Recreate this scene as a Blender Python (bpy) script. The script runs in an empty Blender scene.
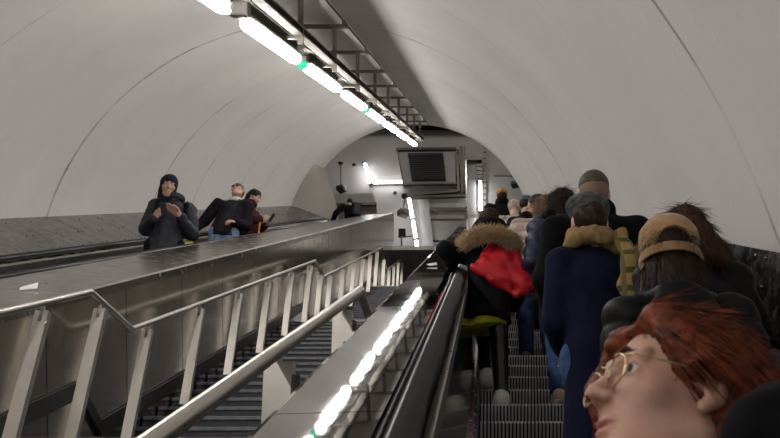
import bpy, math, random
import numpy as np
from mathutils import Matrix, Vector
random.seed(7)
C = bpy.context.scene.collection
PI = math.pi
rad = math.radians
SC = bpy.context.scene

# ------------------------------------------------------------------ frames
# tunnel frame: local x = u (right), y = t (up the slope), z = w (square to the slope); origin at eye height
EYE = Vector((0, 0, 1.6))
INC = rad(30)
TUN = Matrix.Translation(EYE) @ Matrix.Rotation(INC, 4, 'X')
TUNI = TUN.inverted()
FPX, PX, PY = 900.0, 488.0, 219.0
YAW, PITCH = 0.0, rad(30)-math.atan(22/900)
CAMROT = Matrix.Rotation(YAW, 4, 'Z') @ Matrix.Rotation(PI/2 + PITCH, 4, 'X')

def ray(px, py):
    return (CAMROT.to_3x3() @ Vector(((px-PX)/FPX, (PY-py)/FPX, -1)))
def at_t(px, py, t):
    """tunnel-frame point seen at a pixel, at distance t along the slope"""
    d = Matrix.Rotation(-INC, 3, 'X') @ ray(px, py)
    return d * (t / d.y)
def at_u(px, py, u):
    d = Matrix.Rotation(-INC, 3, 'X') @ ray(px, py)
    return d * (u / d.x)
def at_y(px, py, y):
    """world point seen at a pixel, on the upright plane at world y"""
    d = ray(px, py)
    return EYE + d * (y / d.y)
def W(u, t, w):
    return TUN @ Vector((u, t, w))

# ------------------------------------------------------------------ object helpers
def setp(o, label=None, cat=None, group=None, kind=None):
    if label: o['label'] = label
    if cat: o['category'] = cat
    if group: o['group'] = group
    if kind: o['kind'] = kind
    return o
def thing(name, label, cat, loc=(0, 0, 0), rot=(0, 0, 0), group=None):
    o = bpy.data.objects.new(name, None); C.objects.link(o)
    o.empty_display_size = 0.1
    o.location = loc; o.rotation_euler = rot
    return setp(o, label, cat, group)
def tthing(name, label, cat, u, t, w, group=None):
    """thing whose local frame is parallel to the tunnel frame"""
    return thing(name, label, cat, W(u, t, w), (INC, 0, 0), group)
def link(name, me, mat, parent=None, smooth=False, loc=None, rot=None):
    o = bpy.data.objects.new(name, me); C.objects.link(o)
    for m in (mat if isinstance(mat, (list, tuple)) else [mat]):
        me.materials.append(m)
    if smooth:
        me.polygons.foreach_set('use_smooth', [True]*len(me.polygons))
    if parent: o.parent = parent
    if loc is not None: o.location = loc
    if rot is not None: o.rotation_euler = rot
    return o
def copy_tree(o, parent=None):
    c = o.copy(); C.objects.link(c)
    if parent: c.parent = parent
    for ch in list(o.children):
        copy_tree(ch, c)
    return c

class MB:
    """collects shapes into one mesh"""
    def __init__(s): s.v = []; s.f = []; s.sm = []
    def add(s, vs, fs, smooth=False, M=None):
        n = len(s.v)
        s.v += [tuple(M @ Vector(p)) if M else tuple(p) for p in vs]
        s.f += [tuple(i+n for i in f) for f in fs]; s.sm += [smooth]*len(fs)
        return s
    def box(s, x0, x1, y0, y1, z0, z1, M=None, b=0.0):
        if b <= 0:
            vs = [(x, y, z) for z in (z0, z1) for y in (y0, y1) for x in (x0, x1)]
            fs = [(0,2,3,1),(4,5,7,6),(0,1,5,4),(2,6,7,3),(0,4,6,2),(1,3,7,5)]
            return s.add(vs, fs, False, M)
        # chamfered box
        b = min(b, abs(x1-x0)*.45, abs(y1-y0)*.45, abs(z1-z0)*.45)
        idx = {}; vs = []
        for i, x in enumerate((x0, x1)):
            for j, y in enumerate((y0, y1)):
                for k, z in enumerate((z0, z1)):
                    sx, sy, sz = (1, -1)[i], (1, -1)[j], (1, -1)[k]
                    for a in range(3):
                        p = [x+sx*b, y+sy*b, z+sz*b]; p[a] = (x, y, z)[a]
                        idx[(i, j, k, a)] = len(vs); vs.append(p)
        fs = []
        for i in (0, 1):
            q = [idx[(i,0,0,0)], idx[(i,1,0,0)], idx[(i,1,1,0)], idx[(i,0,1,0)]]; fs.append(q if i else q[::-1])
            q = [idx[(0,i,0,1)], idx[(1,i,0,1)], idx[(1,i,1,1)], idx[(0,i,1,1)]]; fs.append(q[::-1] if i else q)
            q = [idx[(0,0,i,2)], idx[(1,0,i,2)], idx[(1,1,i,2)], idx[(0,1,i,2)]]; fs.append(q if i else q[::-1])
        for i in (0, 1):
            for j in (0, 1):
                q = [idx[(i,j,0,0)], idx[(i,j,1,0)], idx[(i,j,1,1)], idx[(i,j,0,1)]]; fs.append(q if (i == j) else q[::-1])
                q = [idx[(i,0,j,0)], idx[(i,1,j,0)], idx[(i,1,j,2)], idx[(i,0,j,2)]]; fs.append(q[::-1] if (i == j) else q)
                q = [idx[(0,i,j,1)], idx[(1,i,j,1)], idx[(1,i,j,2)], idx[(0,i,j,2)]]; fs.append(q if (i == j) else q[::-1])
        for i in (0, 1):
            for j in (0, 1):
                for k in (0, 1):
                    q = [idx[(i,j,k,0)], idx[(i,j,k,1)], idx[(i,j,k,2)]]
                    fs.append(q if (i+j+k) % 2 else q[::-1])
        return s.add(vs, fs, False, M)
    def prism(s, prof, y0, y1, M=None, smooth=False, yfun=None, cap=True, n=1):
        """closed profile in (x,z) swept along y; n segments"""
        m = len(prof); vs = []; fs = []
        for k in range(n+1):
            y = y0+(y1-y0)*k/n
            vs += [(p[0], y, p[1]) for p in prof]
        for k in range(n):
            for i in range(m):
                j = (i+1) % m
                fs.append((k*m+i, k*m+j, (k+1)*m+j, (k+1)*m+i))
        if cap:
            fs.append(tuple(range(m))[::-1]); fs.append(tuple(range(n*m, n*m+m)))
        return s.add(vs, fs, smooth, M)
    def loft(s, rings, M=None, smooth=True, closed=True, cap=True):
        m = len(rings[0]); vs = [p for r in rings for p in r]; fs = []
        for k in range(len(rings)-1):
            for i in range(m if closed else m-1):
                j = (i+1) % m
                fs.append((k*m+i, k*m+j, (k+1)*m+j, (k+1)*m+i))
        if cap and closed:
            fs.append(tuple(range(m))[::-1]); fs.append(tuple(range((len(rings)-1)*m, len(rings)*m)))
        return s.add(vs, fs, smooth, M)
    def tube(s, pts, r, n=10, M=None, rr=None, cap=True, sq=None):
        """round tube through points (mitred); rr = radius list; sq=(a,b) elliptical"""
        P = [Vector(p) for p in pts]; rings = []
        up = None
        for i, p in enumerate(P):
            if i == 0: d = (P[1]-P[0]).normalized(); d2 = d
            elif i == len(P)-1: d = (P[-1]-P[-2]).normalized(); d2 = d
            else:
                a = (P[i]-P[i-1]).normalized(); b = (P[i+1]-P[i]).normalized()
                d = (a+b).normalized(); d2 = b
            if up is None:
                up = Vector((0, 0, 1)) if abs(d.z) < .95 else Vector((1, 0, 0))
            x = d.cross(up).normalized(); z = x.cross(d).normalized(); up = z
            q = rr[i] if rr else r
            k = 1.0
            if 0 < i < len(P)-1:
                k = 1/max(.5, d.dot((P[i]-P[i-1]).normalized()))
            ring = []
            for j in range(n):
                a = 2*PI*j/n
                ring.append(p + x*math.cos(a)*q*(sq[0] if sq else 1) + z*math.sin(a)*q*(sq[1] if sq else 1)*k)
            rings.append(ring)
        return s.loft(rings, M, True, True, cap)
    def lathe(s, prof, n=16, M=None):
        """profile (r,z) about z"""
        rings = [[(r*math.cos(2*PI*j/n), r*math.sin(2*PI*j/n), z) for j in range(n)] for r, z in prof]
        return s.loft(rings, M, True, True, True)
    def sphere(s, c, r, n=12, m=8, M=None):
        rx, ry, rz = r if isinstance(r, (tuple, list)) else (r, r, r)
        rings = []
        for k in range(1, m):
            a = PI*k/m - PI/2
            rings.append([(c[0]+rx*math.cos(a)*math.cos(2*PI*j/n), c[1]+ry*math.cos(a)*math.sin(2*PI*j/n), c[2]+rz*math.sin(a)) for j in range(n)])
        return s.loft(rings, M, True, True, True)
    def build(s, name, mat, parent=None, loc=None, rot=None):
        me = bpy.data.meshes.new(name); me.from_pydata(s.v, [], s.f)
        me.polygons.foreach_set('use_smooth', s.sm)
        me.update()
        return link(name, me, mat, parent, False, loc, rot)

# ------------------------------------------------------------------ materials
def newmat(name):
    m = bpy.data.materials.new(name); m.use_nodes = True
    nt = m.node_tree; b = nt.nodes['Principled BSDF']
    return m, nt, b
def nd(nt, t, **kw):
    n = nt.nodes.new(t)
    for k, v in kw.items(): setattr(n, k, v)
    return n
def mix(nt, fac, a, b, mode='MIX'):
    n = nd(nt, 'ShaderNodeMix', data_type='RGBA', blend_type=mode)
    for k, v in ((0, fac), (6, a), (7, b)):
        if hasattr(v, 'is_output'): nt.links.new(v, n.inputs[k])
        else: n.inputs[k].default_value = v if k == 0 else (*v, 1) if len(v) == 3 else v
    return n.outputs[2]
def coords(nt, scale=(1, 1, 1)):
    tc = nd(nt, 'ShaderNodeTexCoord'); mp = nd(nt, 'ShaderNodeMapping')
    mp.inputs['Scale'].default_value = scale
    nt.links.new(tc.outputs['Object'], mp.inputs[0]); return mp.outputs[0]
def noise(nt, vec, scale, detail=4, rough=.5):
    n = nd(nt, 'ShaderNodeTexNoise'); nt.links.new(vec, n.inputs['Vector'])
    n.inputs['Scale'].default_value = scale; n.inputs['Detail'].default_value = detail; n.inputs['Roughness'].default_value = rough
    return n.outputs[0]
def ramp(nt, x, stops):
    r = nd(nt, 'ShaderNodeValToRGB'); nt.links.new(x, r.inputs[0])
    e = r.color_ramp.elements
    while len(e) < len(stops): e.new(.5)
    for i, (p, c) in enumerate(stops):
        e[i].position = p; e[i].color = (c, c, c, 1) if isinstance(c, (int, float)) else (*c, 1)
    return r.outputs[0]
def bump(nt, b, h, strength, dist=.01):
    n = nd(nt, 'ShaderNodeBump'); n.inputs['Strength'].default_value = strength; n.inputs['Distance'].default_value = dist
    nt.links.new(h, n.inputs['Height']); nt.links.new(n.outputs[0], b.inputs['Normal'])

def simple(name, col, rough=.6, metal=0, spec=.5, var=.15, vscale=30, bmp=0, bscale=200, stretch=(1, 1, 1), sheen=0, coat=0):
    m, nt, b = newmat(name)
    v = coords(nt, stretch)
    n = noise(nt, v, vscale, 4)
    f = ramp(nt, n, [(.3, 1-var), (.7, 1+var)])
    c = mix(nt, 1.0, col, f, 'MULTIPLY')
    nt.links.new(c, b.inputs['Base Color'])
    b.inputs['Roughness'].default_value = rough; b.inputs['Metallic'].default_value = metal
    b.inputs['Specular IOR Level'].default_value = spec
    if sheen: b.inputs['Sheen Weight'].default_value = sheen
    if coat: b.inputs['Coat Weight'].default_value = coat
    if bmp: bump(nt, b, noise(nt, v, bscale, 3), bmp, .004)
    return m
def cloth(name, col, rough=.85, bs=260, bm=.25, var=.2, sheen=.02, stretch=(1, 1, 1), spec=.07):
    return simple(name, col, rough, 0, spec, var, 22, bm, bs, stretch, sheen)
def steel(name, col=(.56, .53, .49), rough=.22, wav=.0, wscale=3.0, var=.18, stretch=(1, 1, 1), metal=1.0, rvar=.12):
    m, nt, b = newmat(name)
    v = coords(nt, stretch)
    n = noise(nt, v, 2.2, 5, .6)
    nt.links.new(mix(nt, 1.0, col, ramp(nt, n, [(.3, 1-var), (.7, 1.0)]), 'MULTIPLY'), b.inputs['Base Color'])
    b.inputs['Metallic'].default_value = metal
    sm = noise(nt, coords(nt), 9, 5, .65)
    mr = nd(nt, 'ShaderNodeMapRange'); nt.links.new(sm, mr.inputs[0])
    mr.inputs[1].default_value = .3; mr.inputs[2].default_value = .75
    mr.inputs[3].default_value = max(.015, rough-rvar); mr.inputs[4].default_value = rough+rvar
    nt.links.new(mr.outputs[0], b.inputs['Roughness'])
    if wav: bump(nt, b, noise(nt, coords(nt), wscale, 2, .4), wav, .02)
    return m
def emit(name, col, s):
    m, nt, b = newmat(name)
    b.inputs['Base Color'].default_value = (.8, .8, .8, 1)
    b.inputs['Emission Color'].default_value = (*col, 1); b.inputs['Emission Strength'].default_value = s
    return m
def hairmat(name, c1, c2, stretch=(70, 70, 6), rough=.42, sc=1.0):
    m, nt, b = newmat(name)
    n = noise(nt, coords(nt, stretch), sc, 5, .6)
    r = nd(nt, 'ShaderNodeValToRGB'); nt.links.new(n, r.inputs[0])
    r.color_ramp.elements[0].position = .35; r.color_ramp.elements[0].color = (*c1, 1)
    r.color_ramp.elements[1].position = .68; r.color_ramp.elements[1].color = (*c2, 1)
    nt.links.new(r.outputs[0], b.inputs['Base Color'])
    b.inputs['Roughness'].default_value = rough+.12; b.inputs['Specular IOR Level'].default_value = .18
    bump(nt, b, n, .5, .004)
    return m

# plaster of the vault: off-white, patchy, with dirty ring joints at their own places along the tunnel
KT = 1.875          # metres along the slope per survey unit
JOINTS = [t*1.875 for t in (1.87, 4.36, 5.98, 7.8, 8.85, 10.3, 11.4, 12.5)]
def plaster(name, base=(.82, .79, .765), joints=True):
    m, nt, b = newmat(name)
    v = coords(nt)
    n1 = noise(nt, v, .55, 4, .55); n2 = noise(nt, v, 5.0, 6, .65)
    c = mix(nt, ramp(nt, n1, [(.35, 0.0), (.7, 1.0)]), base, tuple(x*.9 for x in base))
    c = mix(nt, ramp(nt, n2, [(.55, 0.0), (.8, .35)]), c, tuple(x*.8 for x in base))
    # small dark specks
    sp = noise(nt, v, 40, 2, .5)
    c = mix(nt, ramp(nt, sp, [(.74, 0.0), (.78, .5)]), c, (.3, .27, .25))
    if joints:
        sx = nd(nt, 'ShaderNodeSeparateXYZ'); nt.links.new(v, sx.inputs[0])
        wob = nd(nt, 'ShaderNodeMath', operation='MULTIPLY_ADD')
        nt.links.new(noise(nt, v, 2.0, 4, .6), wob.inputs[0]); wob.inputs[1].default_value = .05
        nt.links.new(sx.outputs[1], wob.inputs[2])
        acc = None
        for i, j in enumerate(JOINTS):
            d = nd(nt, 'ShaderNodeMath', operation='SUBTRACT'); nt.links.new(wob.outputs[0], d.inputs[0]); d.inputs[1].default_value = j+.025
            a = nd(nt, 'ShaderNodeMath', operation='ABSOLUTE'); nt.links.new(d.outputs[0], a.inputs[0])
            s = nd(nt, 'ShaderNodeMapRange', interpolation_type='SMOOTHSTEP'); nt.links.new(a.outputs[0], s.inputs[0])
            wd = (.026, .014, .045, .034, .030, .035, .03, .03)[i]
            s.inputs[1].default_value = 0; s.inputs[2].default_value = wd; s.inputs[3].default_value = (.9, .5, .95, .75, .7, .6, .5, .5)[i]; s.inputs[4].default_value = 0
            if acc is None: acc = s.outputs[0]
            else:
                mx = nd(nt, 'ShaderNodeMath', operation='MAXIMUM'); nt.links.new(acc, mx.inputs[0]); nt.links.new(s.outputs[0], mx.inputs[1]); acc = mx.outputs[0]
        brk = ramp(nt, noise(nt, v, 1.7, 3, .6), [(.38, .12), (.62, 1.0)])
        mu = nd(nt, 'ShaderNodeMath', operation='MULTIPLY'); nt.links.new(acc, mu.inputs[0]); nt.links.new(brk, mu.inputs[1])
        c = mix(nt, mu.outputs[0], c, (.13, .115, .10))
    nt.links.new(c, b.inputs['Base Color'])
    b.inputs['Roughness'].default_value = .62; b.inputs['Specular IOR Level'].default_value = .3
    bump(nt, b, noise(nt, v, 3.0, 6, .6), .22, .03)
    return m

M = {}
M['plaster'] = plaster('vault_plaster')
M['hallwall'] = plaster('hall_wall_paint', (.52, .50, .485), False)
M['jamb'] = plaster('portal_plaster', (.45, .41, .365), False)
M['steel'] = steel('brushed_steel', (.58, .55, .51), .24, .05, 2.0)
M['deck'] = steel('polished_deck_steel', (.235, .22, .20), .03, .014, 6.0, rvar=.01)
M['deckdull'] = steel('worn_deck_steel', (.33, .31, .285), .24, .06, 3.0, rvar=.08)
M['clad'] = steel('stair_cladding_steel', (.56, .51, .45), .17, .14, 2.2, metal=.92, rvar=.06)
M['wallpanel'] = steel('dull_wall_panel_steel', (.235, .22, .205), .27, .14, 1.8, var=.5, rvar=.14)
M['railsteel'] = steel('satin_handrail_steel', (.60, .57, .53), .30, 0, rvar=.03, var=.08)
M['post'] = steel('post_steel', (.66, .62, .57), .33, 0, metal=.7, rvar=.05)
M['galv'] = steel('tray_metal', (.20, .18, .155), .5, 0, var=.3, metal=.4)
M['darkmetal'] = steel('dark_beam_metal', (.15, .14, .13), .45, 0)
M['panelglass'] = simple('dark_balustrade_panel', (.02, .02, .022), .07, 0, .6, .2, 3)
M['panelgrey'] = steel('inner_balustrade_steel', (.24, .235, .23), .25, .1, 2)
M['rubber'] = simple('black_handrail_rubber', (.012, .012, .013), .28, 0, .5, .2, 12)
M['redline'] = simple('red_edge_trim', (.30, .025, .02), .4)
M['skirt'] = steel('skirt_steel', (.42, .40, .38), .25, .03)
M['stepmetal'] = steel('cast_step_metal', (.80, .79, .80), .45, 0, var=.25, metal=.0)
M['stepdark'] = steel('step_groove_metal', (.06, .06, .065), .6, 0)
M['stairriser'] = simple('dark_blue_stair_stone', (.022, .024, .031), .55, 0, .4, .4, 6, .15, 80)
M['stairnose'] = simple('worn_stair_edge', (.105, .105, .12), .45, 0, .5, .35, 9)
M['landingedge'] = simple('pale_landing_edge', (.38, .36, .34), .5)
M['skirtblack'] = simple('black_stair_skirting', (.015, .014, .014), .4)
M['lamp'] = emit('lamp_diffuser_light', (1.0, .97, .93), 21.0)
M['halllamp'] = emit('hall_tube_light', (.97, .97, 1.0), 9.0)
M['lamphousing'] = simple('lamp_housing', (.30, .28, .25), .5)
M['clip'] = steel('lamp_clip_steel', (.6, .58, .55), .3)
M['green'] = emit('green_lens', (.03, .55, .30), .9)
for nm in ('green',): M[nm].node_tree.nodes['Principled BSDF'].inputs['Base Color'].default_value = (.01, .22, .12, 1)
M['greensign'] = emit('green_sign_face', (.05, .8, .45), 1.6)
M['black'] = simple('black_plastic', (.015, .015, .016), .45)
M['screen'] = simple('dark_louvre', (.030, .028, .027), .5)
M['concrete'] = simple('hall_floor_concrete', (.30, .285, .27), .7, 0, .3, .25, 4, .1, 60)
M['greypanel'] = simple('painted_panel', (.40, .385, .37), .55, 0, .4, .1, 3)
M['brownledge'] = simple('brown_ledge', (.17, .145, .125), .6)
M['yellow'] = simple('strip_yellow', (.55, .50, .05), .5)
M['whiteplastic'] = simple('white_plastic', (.75, .74, .72), .4)
# ================================================================== ARCHITECTURE
R, U0, W0 = 3.5, -2.17, -1.33
TEND = 26.6
T_BACK = -10.0
def arc_pts(a0, a1, n, r=R):
    return [(U0+r*math.cos(a0+(a1-a0)*i/n), W0+r*math.sin(a0+(a1-a0)*i/n)) for i in range(n+1)]
def tun_struct(name, mb, mat, kind='structure'):
    o = mb.build(name, mat, None, EYE, (INC, 0, 0)); o['kind'] = kind; return o

# vault (a thick shell)
aR = math.asin((-.22-W0)/R); aL = PI-math.asin((-.26-W0)/R)
inner = arc_pts(aR, aL, 72); outer = arc_pts(aR, aL, 72, R+.3)
mb = MB()
NT = 40
for (pts, flip) in ((inner, False), (outer, True)):
    vs = []; fs = []; m = len(pts)
    for k in range(NT+1):
        y = T_BACK+(TEND-T_BACK)*k/NT
        vs += [(p[0], y, p[1]) for p in pts]
    for k in range(NT):
        for i in range(m-1):
            q = (k*m+i, k*m+i+1, (k+1)*m+i+1, (k+1)*m+i); fs.append(q[::-1] if not flip else q)
    mb.add(vs, fs, True)
m = len(inner)
for y in (T_BACK, TEND):
    vs = [(p[0], y, p[1]) for p in inner]+[(p[0], y, p[1]) for p in outer]
    mb.add(vs, [(i, i+1, m+i+1, m+i) for i in range(m-1)])
tun_struct('ceiling', mb, M['plaster'])

# lower side walls behind the metal panels, with bolts
def bolts(mb, p0, p1, ts, fr):
    """bolt heads on a sloping panel face from (u,w) p0 to p1"""
    d = Vector((p1[0]-p0[0], 0, p1[1]-p0[1])).normalized()
    n = Vector((-d.z, 0, d.x))
    if n.x*(U0-p0[0]) < 0: n = -n
    for t in ts:
        for f in fr:
            c = Vector((p0[0]+(p1[0]-p0[0])*f, t, p0[1]+(p1[1]-p0[1])*f))
            Mx = Matrix.Translation(c) @ n.to_track_quat('Z', 'Y').to_matrix().to_4x4()
            mb.lathe([(.011, -.002), (.011, .004), (.006, .007), (.001, .008)], 8, Mx)
def panel_wall(name, prof_top, prof_bot, t1, side, pitch=1.25):
    """row of metal sheets, sloping between two (u,w) points"""
    mb = MB(); t = T_BACK
    d = Vector((prof_bot[0]-prof_top[0], prof_bot[1]-prof_top[1])).normalized()
    n = Vector((-d.y, d.x))
    if n.x*side > 0: n = -n       # n points into the tunnel
    th = .03
    while t < t1-.01:
        e = min(t+pitch, t1)
        prof = [prof_top, prof_bot, (prof_bot[0]-n.x*th, prof_bot[1]-n.y*th), (prof_top[0]-n.x*th, prof_top[1]-n.y*th)]
        mb.prism(prof, t+.003, e-.003)
        ts = [t+.07, t+pitch*.5, e-.07]
        bolts(mb, prof_top, prof_bot, ts, (.10, .5, .9))
        t = e
    # backing behind the sheets
    bx = .12*side
    prof = [(prof_top[0]+bx*.3, prof_top[1]+.02), (prof_bot[0]+bx*.5, prof_bot[1]-.01), (prof_bot[0]+bx*.5, -3.9), (prof_top[0]+side*.35, -3.9), (prof_top[0]+side*.35, prof_top[1]+.02)]
    mb.prism(prof, T_BACK, TEND)
    return tun_struct(name, mb, M['wallpanel'])
panel_wall('wall_left', (-5.47, -.26), (-4.72, -.60), 13.4*KT, -1)
panel_wall('wall_right', (1.145, -.22), (1.10, -.52), 13.9*KT, 1)

# invert (floor slab under everything), follows the slope
mb = MB(); mb.box(-6, 1.7, T_BACK, 27.2, -4.2, -3.9); tun_struct('floor', mb, M['concrete'])
# end portal: wall around the arch, and the flared jamb on the left
mb = MB()
hole = arc_pts(-.15, PI+.15, 60)
A0 = W(0, TEND, 0)
outerpts = [(3.6, -2.6), (3.6, 5.2), (-7.6, 5.2), (-7.6, -2.6)]
vs = []; fs = []
m = len(hole)
far = []
for (x, z) in hole:
    dx, dz = x-U0, z-W0
    k = min((5.6/abs(dx)) if abs(dx) > 1e-6 else 99, (9.0/abs(dz)) if abs(dz) > 1e-6 else 99)
    far.append((U0+dx*k, W0+dz*k))
for y in (TEND, TEND+.35):
    vs += [(p[0], y, p[1]) for p in hole]+[(p[0], y, p[1]) for p in far]
for i in range(m-1):
    fs.append((i, i+1, m+i+1, m+i)); fs.append((2*m+i, 3*m+i, 3*m+i+1, 2*m+i+1))
    fs.append((i, 2*m+i, 2*m+i+1, i+1))
mb.add(vs, fs)
tun_struct('wall_portal', mb, M['plaster'])
# left jamb: flares inward from the vault to the portal opening
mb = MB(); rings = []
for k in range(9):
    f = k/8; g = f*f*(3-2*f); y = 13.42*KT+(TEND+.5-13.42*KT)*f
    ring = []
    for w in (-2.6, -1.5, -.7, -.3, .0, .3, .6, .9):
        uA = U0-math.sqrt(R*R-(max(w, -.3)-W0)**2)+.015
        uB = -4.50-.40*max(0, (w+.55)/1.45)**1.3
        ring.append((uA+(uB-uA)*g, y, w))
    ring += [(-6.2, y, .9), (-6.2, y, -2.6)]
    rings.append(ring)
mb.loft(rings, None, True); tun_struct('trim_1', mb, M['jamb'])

# ================================================================== ESCALATOR (right)
STEP_T0, SP = 5.97, .4/math.cos(INC)
RW = -1.38                    # step edge line, square to the slope
UL, UR = -.06, .87            # skirts
esc = tthing('escalator', 'escalator on the right of the stairs, packed with people riding up', 'escalator', 0, 0, RW)
def yz_local(y, z):           # world offset (y,z) -> tunnel-frame offset (t,w)
    return (y*math.cos(INC)+z*math.sin(INC), -y*math.sin(INC)+z*math.cos(INC))
def step_mesh(u0, u1, pitch=.0226):
    """one step in tunnel-frame offsets from its front edge: cleated tread and curved cleated riser"""
    mb = MB()
    def prof(lift, cut):
        P = [(.0, .0+lift), (.395, .0+lift), (.395, -.03)]
        bottom = []
        for i in range(7):
            a = i/6
            z = -.228*(1-a)
            yb = .11*math.sin((1-a)*PI*.5)**1.6   # riser curves in under the edge
            bottom.append((yb-lift, z))
        return P+[(.16, -.24)]+bottom[:-1]+[(0-lift, -.004)]
    base = [(x, z) for x, z in (yz_local(*p) for p in prof(0, 0))]
    mb2 = MB()
    # solid body
    n = len(base)
    vs = [(u0, p[0], p[1]) for p in base]+[(u1, p[0], p[1]) for p in base]
    fs = [(i, (i+1) % n, n+(i+1) % n, n+i) for i in range(n)]+[tuple(range(n))[::-1], tuple(range(n, 2*n))]
    mb.add(vs, fs)
    # cleats
    c = [yz_local(*p) for p in prof(.010, 0)]
    u = u0+.006
    while u+pitch*.5 < u1:
        a, b = u, u+pitch*.52
        vs = [(a, p[0], p[1]) for p in c]+[(b, p[0], p[1]) for p in c]
        mb2.add(vs, fs); u += pitch
    return mb, mb2
bodym, cleatm = step_mesh(UL+.008, UR-.008)
bme = cme = None
for k in range(-12, 42):
    t = STEP_T0+k*SP
    if bme is None:
        s = bodym.build('step', M['stepdark'], esc); bme = s.data
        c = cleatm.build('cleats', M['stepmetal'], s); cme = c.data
    else:
        s = bpy.data.objects.new('step', bme); C.objects.link(s); s.parent = esc
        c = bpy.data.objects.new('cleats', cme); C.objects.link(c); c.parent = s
    s.location = (0, t, -.010)
T0E, T1E = -3.5, 24.7
def P2(lst): return [(u, w-RW) for u, w in lst]
def strip(name, lst, t0, t1, mat, parent, smooth=False, n=1):
    mb = MB(); mb.prism(P2(lst), t0, t1, None, smooth, n=n); return mb.build(name, mat, parent)
# left skirt, dark inner panel, rail base, deck
strip('skirt', [(UL, -1.62), (UL, -1.22), (UL-.02, -1.20), (UL-.03, -1.62)], T0E, T1E, M['skirt'], esc)
mb = MB()
t = T0E
while t < T1E:
    e = min(t+1.3, T1E); mb.prism(P2([(UL-.03, -1.20), (UL-.095, -.66), (UL-.12, -.66), (UL-.055, -1.20)]), t+.004, e-.004); t = e
mb.build('inner_panel', M['panelglass'], esc)
strip('panel_trim', [(UL-.018, -1.225), (UL-.02, -1.185), (UL-.04, -1.185), (UL-.04, -1.225)], T0E, T1E, M['steel'], esc)
strip('rail_base', [(UL-.085, -.70), (UL-.085, -.635), (UL-.20, -.635), (UL-.20, -.70)], T0E, T1E, M['railsteel'], esc)
strip('red_trim', [(UL-.195, -.640), (UL-.195, -.605), (UL-.206, -.605), (UL-.206, -.640)], T0E, T1E, M['redline'], esc)
def oval(cu, cw, ru, rw, n=14, flat=.6):
    P = []
    for i in range(n):
        a = 2*PI*i/n; s = math.sin(a)
        P.append((cu+ru*math.copysign(abs(math.cos(a))**.7, math.cos(a)), cw+rw*(s if s > 0 else s*flat)))
    return P
strip('handrail', oval(UL-.145, -.585, .047, .042), T0E, T1E+.2, M['rubber'], esc, True)
# deck between escalator and stairs, plates with joints
mb = MB(); t = -3.67
DK = [(-.255, -.575), (-.272, -.557), (-.555, -.565), (-.585, -.585), (-.590, -.64), (-.255, -.64)]
while t < 24.1:
    e = min(t+2.0, 24.1); mb.prism(P2(DK), t+.003, e-.003); t = e
mb.build('deck_plate', M['deck'], esc)
strip('outer_cladding', [(-.575, -.62), (-.575, -2.8), (-.35, -2.8), (-.35, -.62)], T0E, 24.15, M['clad'], esc)
strip('truss_cover', [(-.36, -.63), (-.36, -1.6), (UL-.09, -1.6), (UL-.09, -.70), (UL-.2, -.63)], T0E, T1E, M['black'], esc)
# right side
strip('skirt', [(UR, -1.62), (UR, -1.22), (UR+.02, -1.20), (UR+.03, -1.62)], T0E, T1E, M['skirt'], esc)
strip('inner_panel', [(UR+.03, -1.20), (UR+.095, -.66), (UR+.12, -.66), (UR+.055, -1.20)], T0E, T1E, M['panelglass'], esc)
strip('rail_base', [(UR+.08, -.70), (UR+.08, -.635), (UR+.225, -.58), (UR+.225, -.70)], T0E, T1E, M['railsteel'], esc)
strip('handrail', oval(UR+.135, -.585, .047, .042), T0E, T1E+.2, M['rubber'], esc, True)

# ================================================================== ESCALATOR (left)
lesc = tthing('escalator', 'escalator on the left behind the steel stair wall, riders coming down', 'escalator', -4.0, 0, RW)
LU0, LU1 = -4.40, -3.57
def LP(lst): return [(u+4.0, w-RW) for u, w in lst]
def lstrip(name, lst, t0, t1, mat, smooth=False, par=None):
    mb = MB(); mb.prism(LP(lst), t0, t1, None, smooth); return mb.build(name, mat, par or lesc)
bm2, cm2 = step_mesh(LU0+4.008, LU1+3.992, .03)
bme = cme = None
for k in range(-8, 42):
    t = 5.4+k*SP
    if bme is None:
        s = bm2.build('step', M['stepdark'], lesc); bme = s.data
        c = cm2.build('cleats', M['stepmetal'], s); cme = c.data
    else:
        s = bpy.data.objects.new('step', bme); C.objects.link(s); s.parent = lesc
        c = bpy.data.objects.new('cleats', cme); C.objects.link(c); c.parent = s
    s.location = (0, t, -.010)
TL1 = 25.0
# far side
lstrip('deck_plate', [(-4.735, -.605), (-4.52, -.625), (-4.52, -.68), (-4.735, -.68)], T_BACK, TL1, M['steel'])
mb = MB(); t = -3.0
while t < TL1:
    e = min(t+1.5, TL1); mb.prism(LP([(-4.475, -.66), (-4.41, -1.22), (-4.44, -1.22), (-4.505, -.66)]), t+.006, e-.006); t = e
mb.build('inner_panel', M['panelgrey'], lesc)
lstrip('rail_base', [(-4.53, -.68), (-4.53, -.625), (-4.46, -.64), (-4.46, -.69)], -3, TL1, M['railsteel'])
def rail_path(u, wtop, t0, t1, wend):
    """handrail that rounds over the newel at its top end"""
    P = [(u, t0, wtop-RW), (u, t1, wtop-RW)]
    for i in range(1, 9):
        a = PI*i/8
        P.append((u, t1+.26*math.sin(a), wtop-RW-.24*(1-math.cos(a))))
    return P
mb = MB(); mb.tube([(p[0]+4.0, p[1], p[2]) for p in rail_path(-4.60, -.585, -3, 25.2, 0)], .045, 10, sq=(1.1, .8)); mb.build('handrail', M['rubber'], lesc)
mb = MB()
mb.prism([(p[0], p[1]) for p in LP([(-4.62, -.63), (-4.50, -.63), (-4.50, -1.1), (-4.62, -1.1)])], TL1-.1, 25.4); mb.build('newel', M['panelgrey'], lesc)
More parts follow.
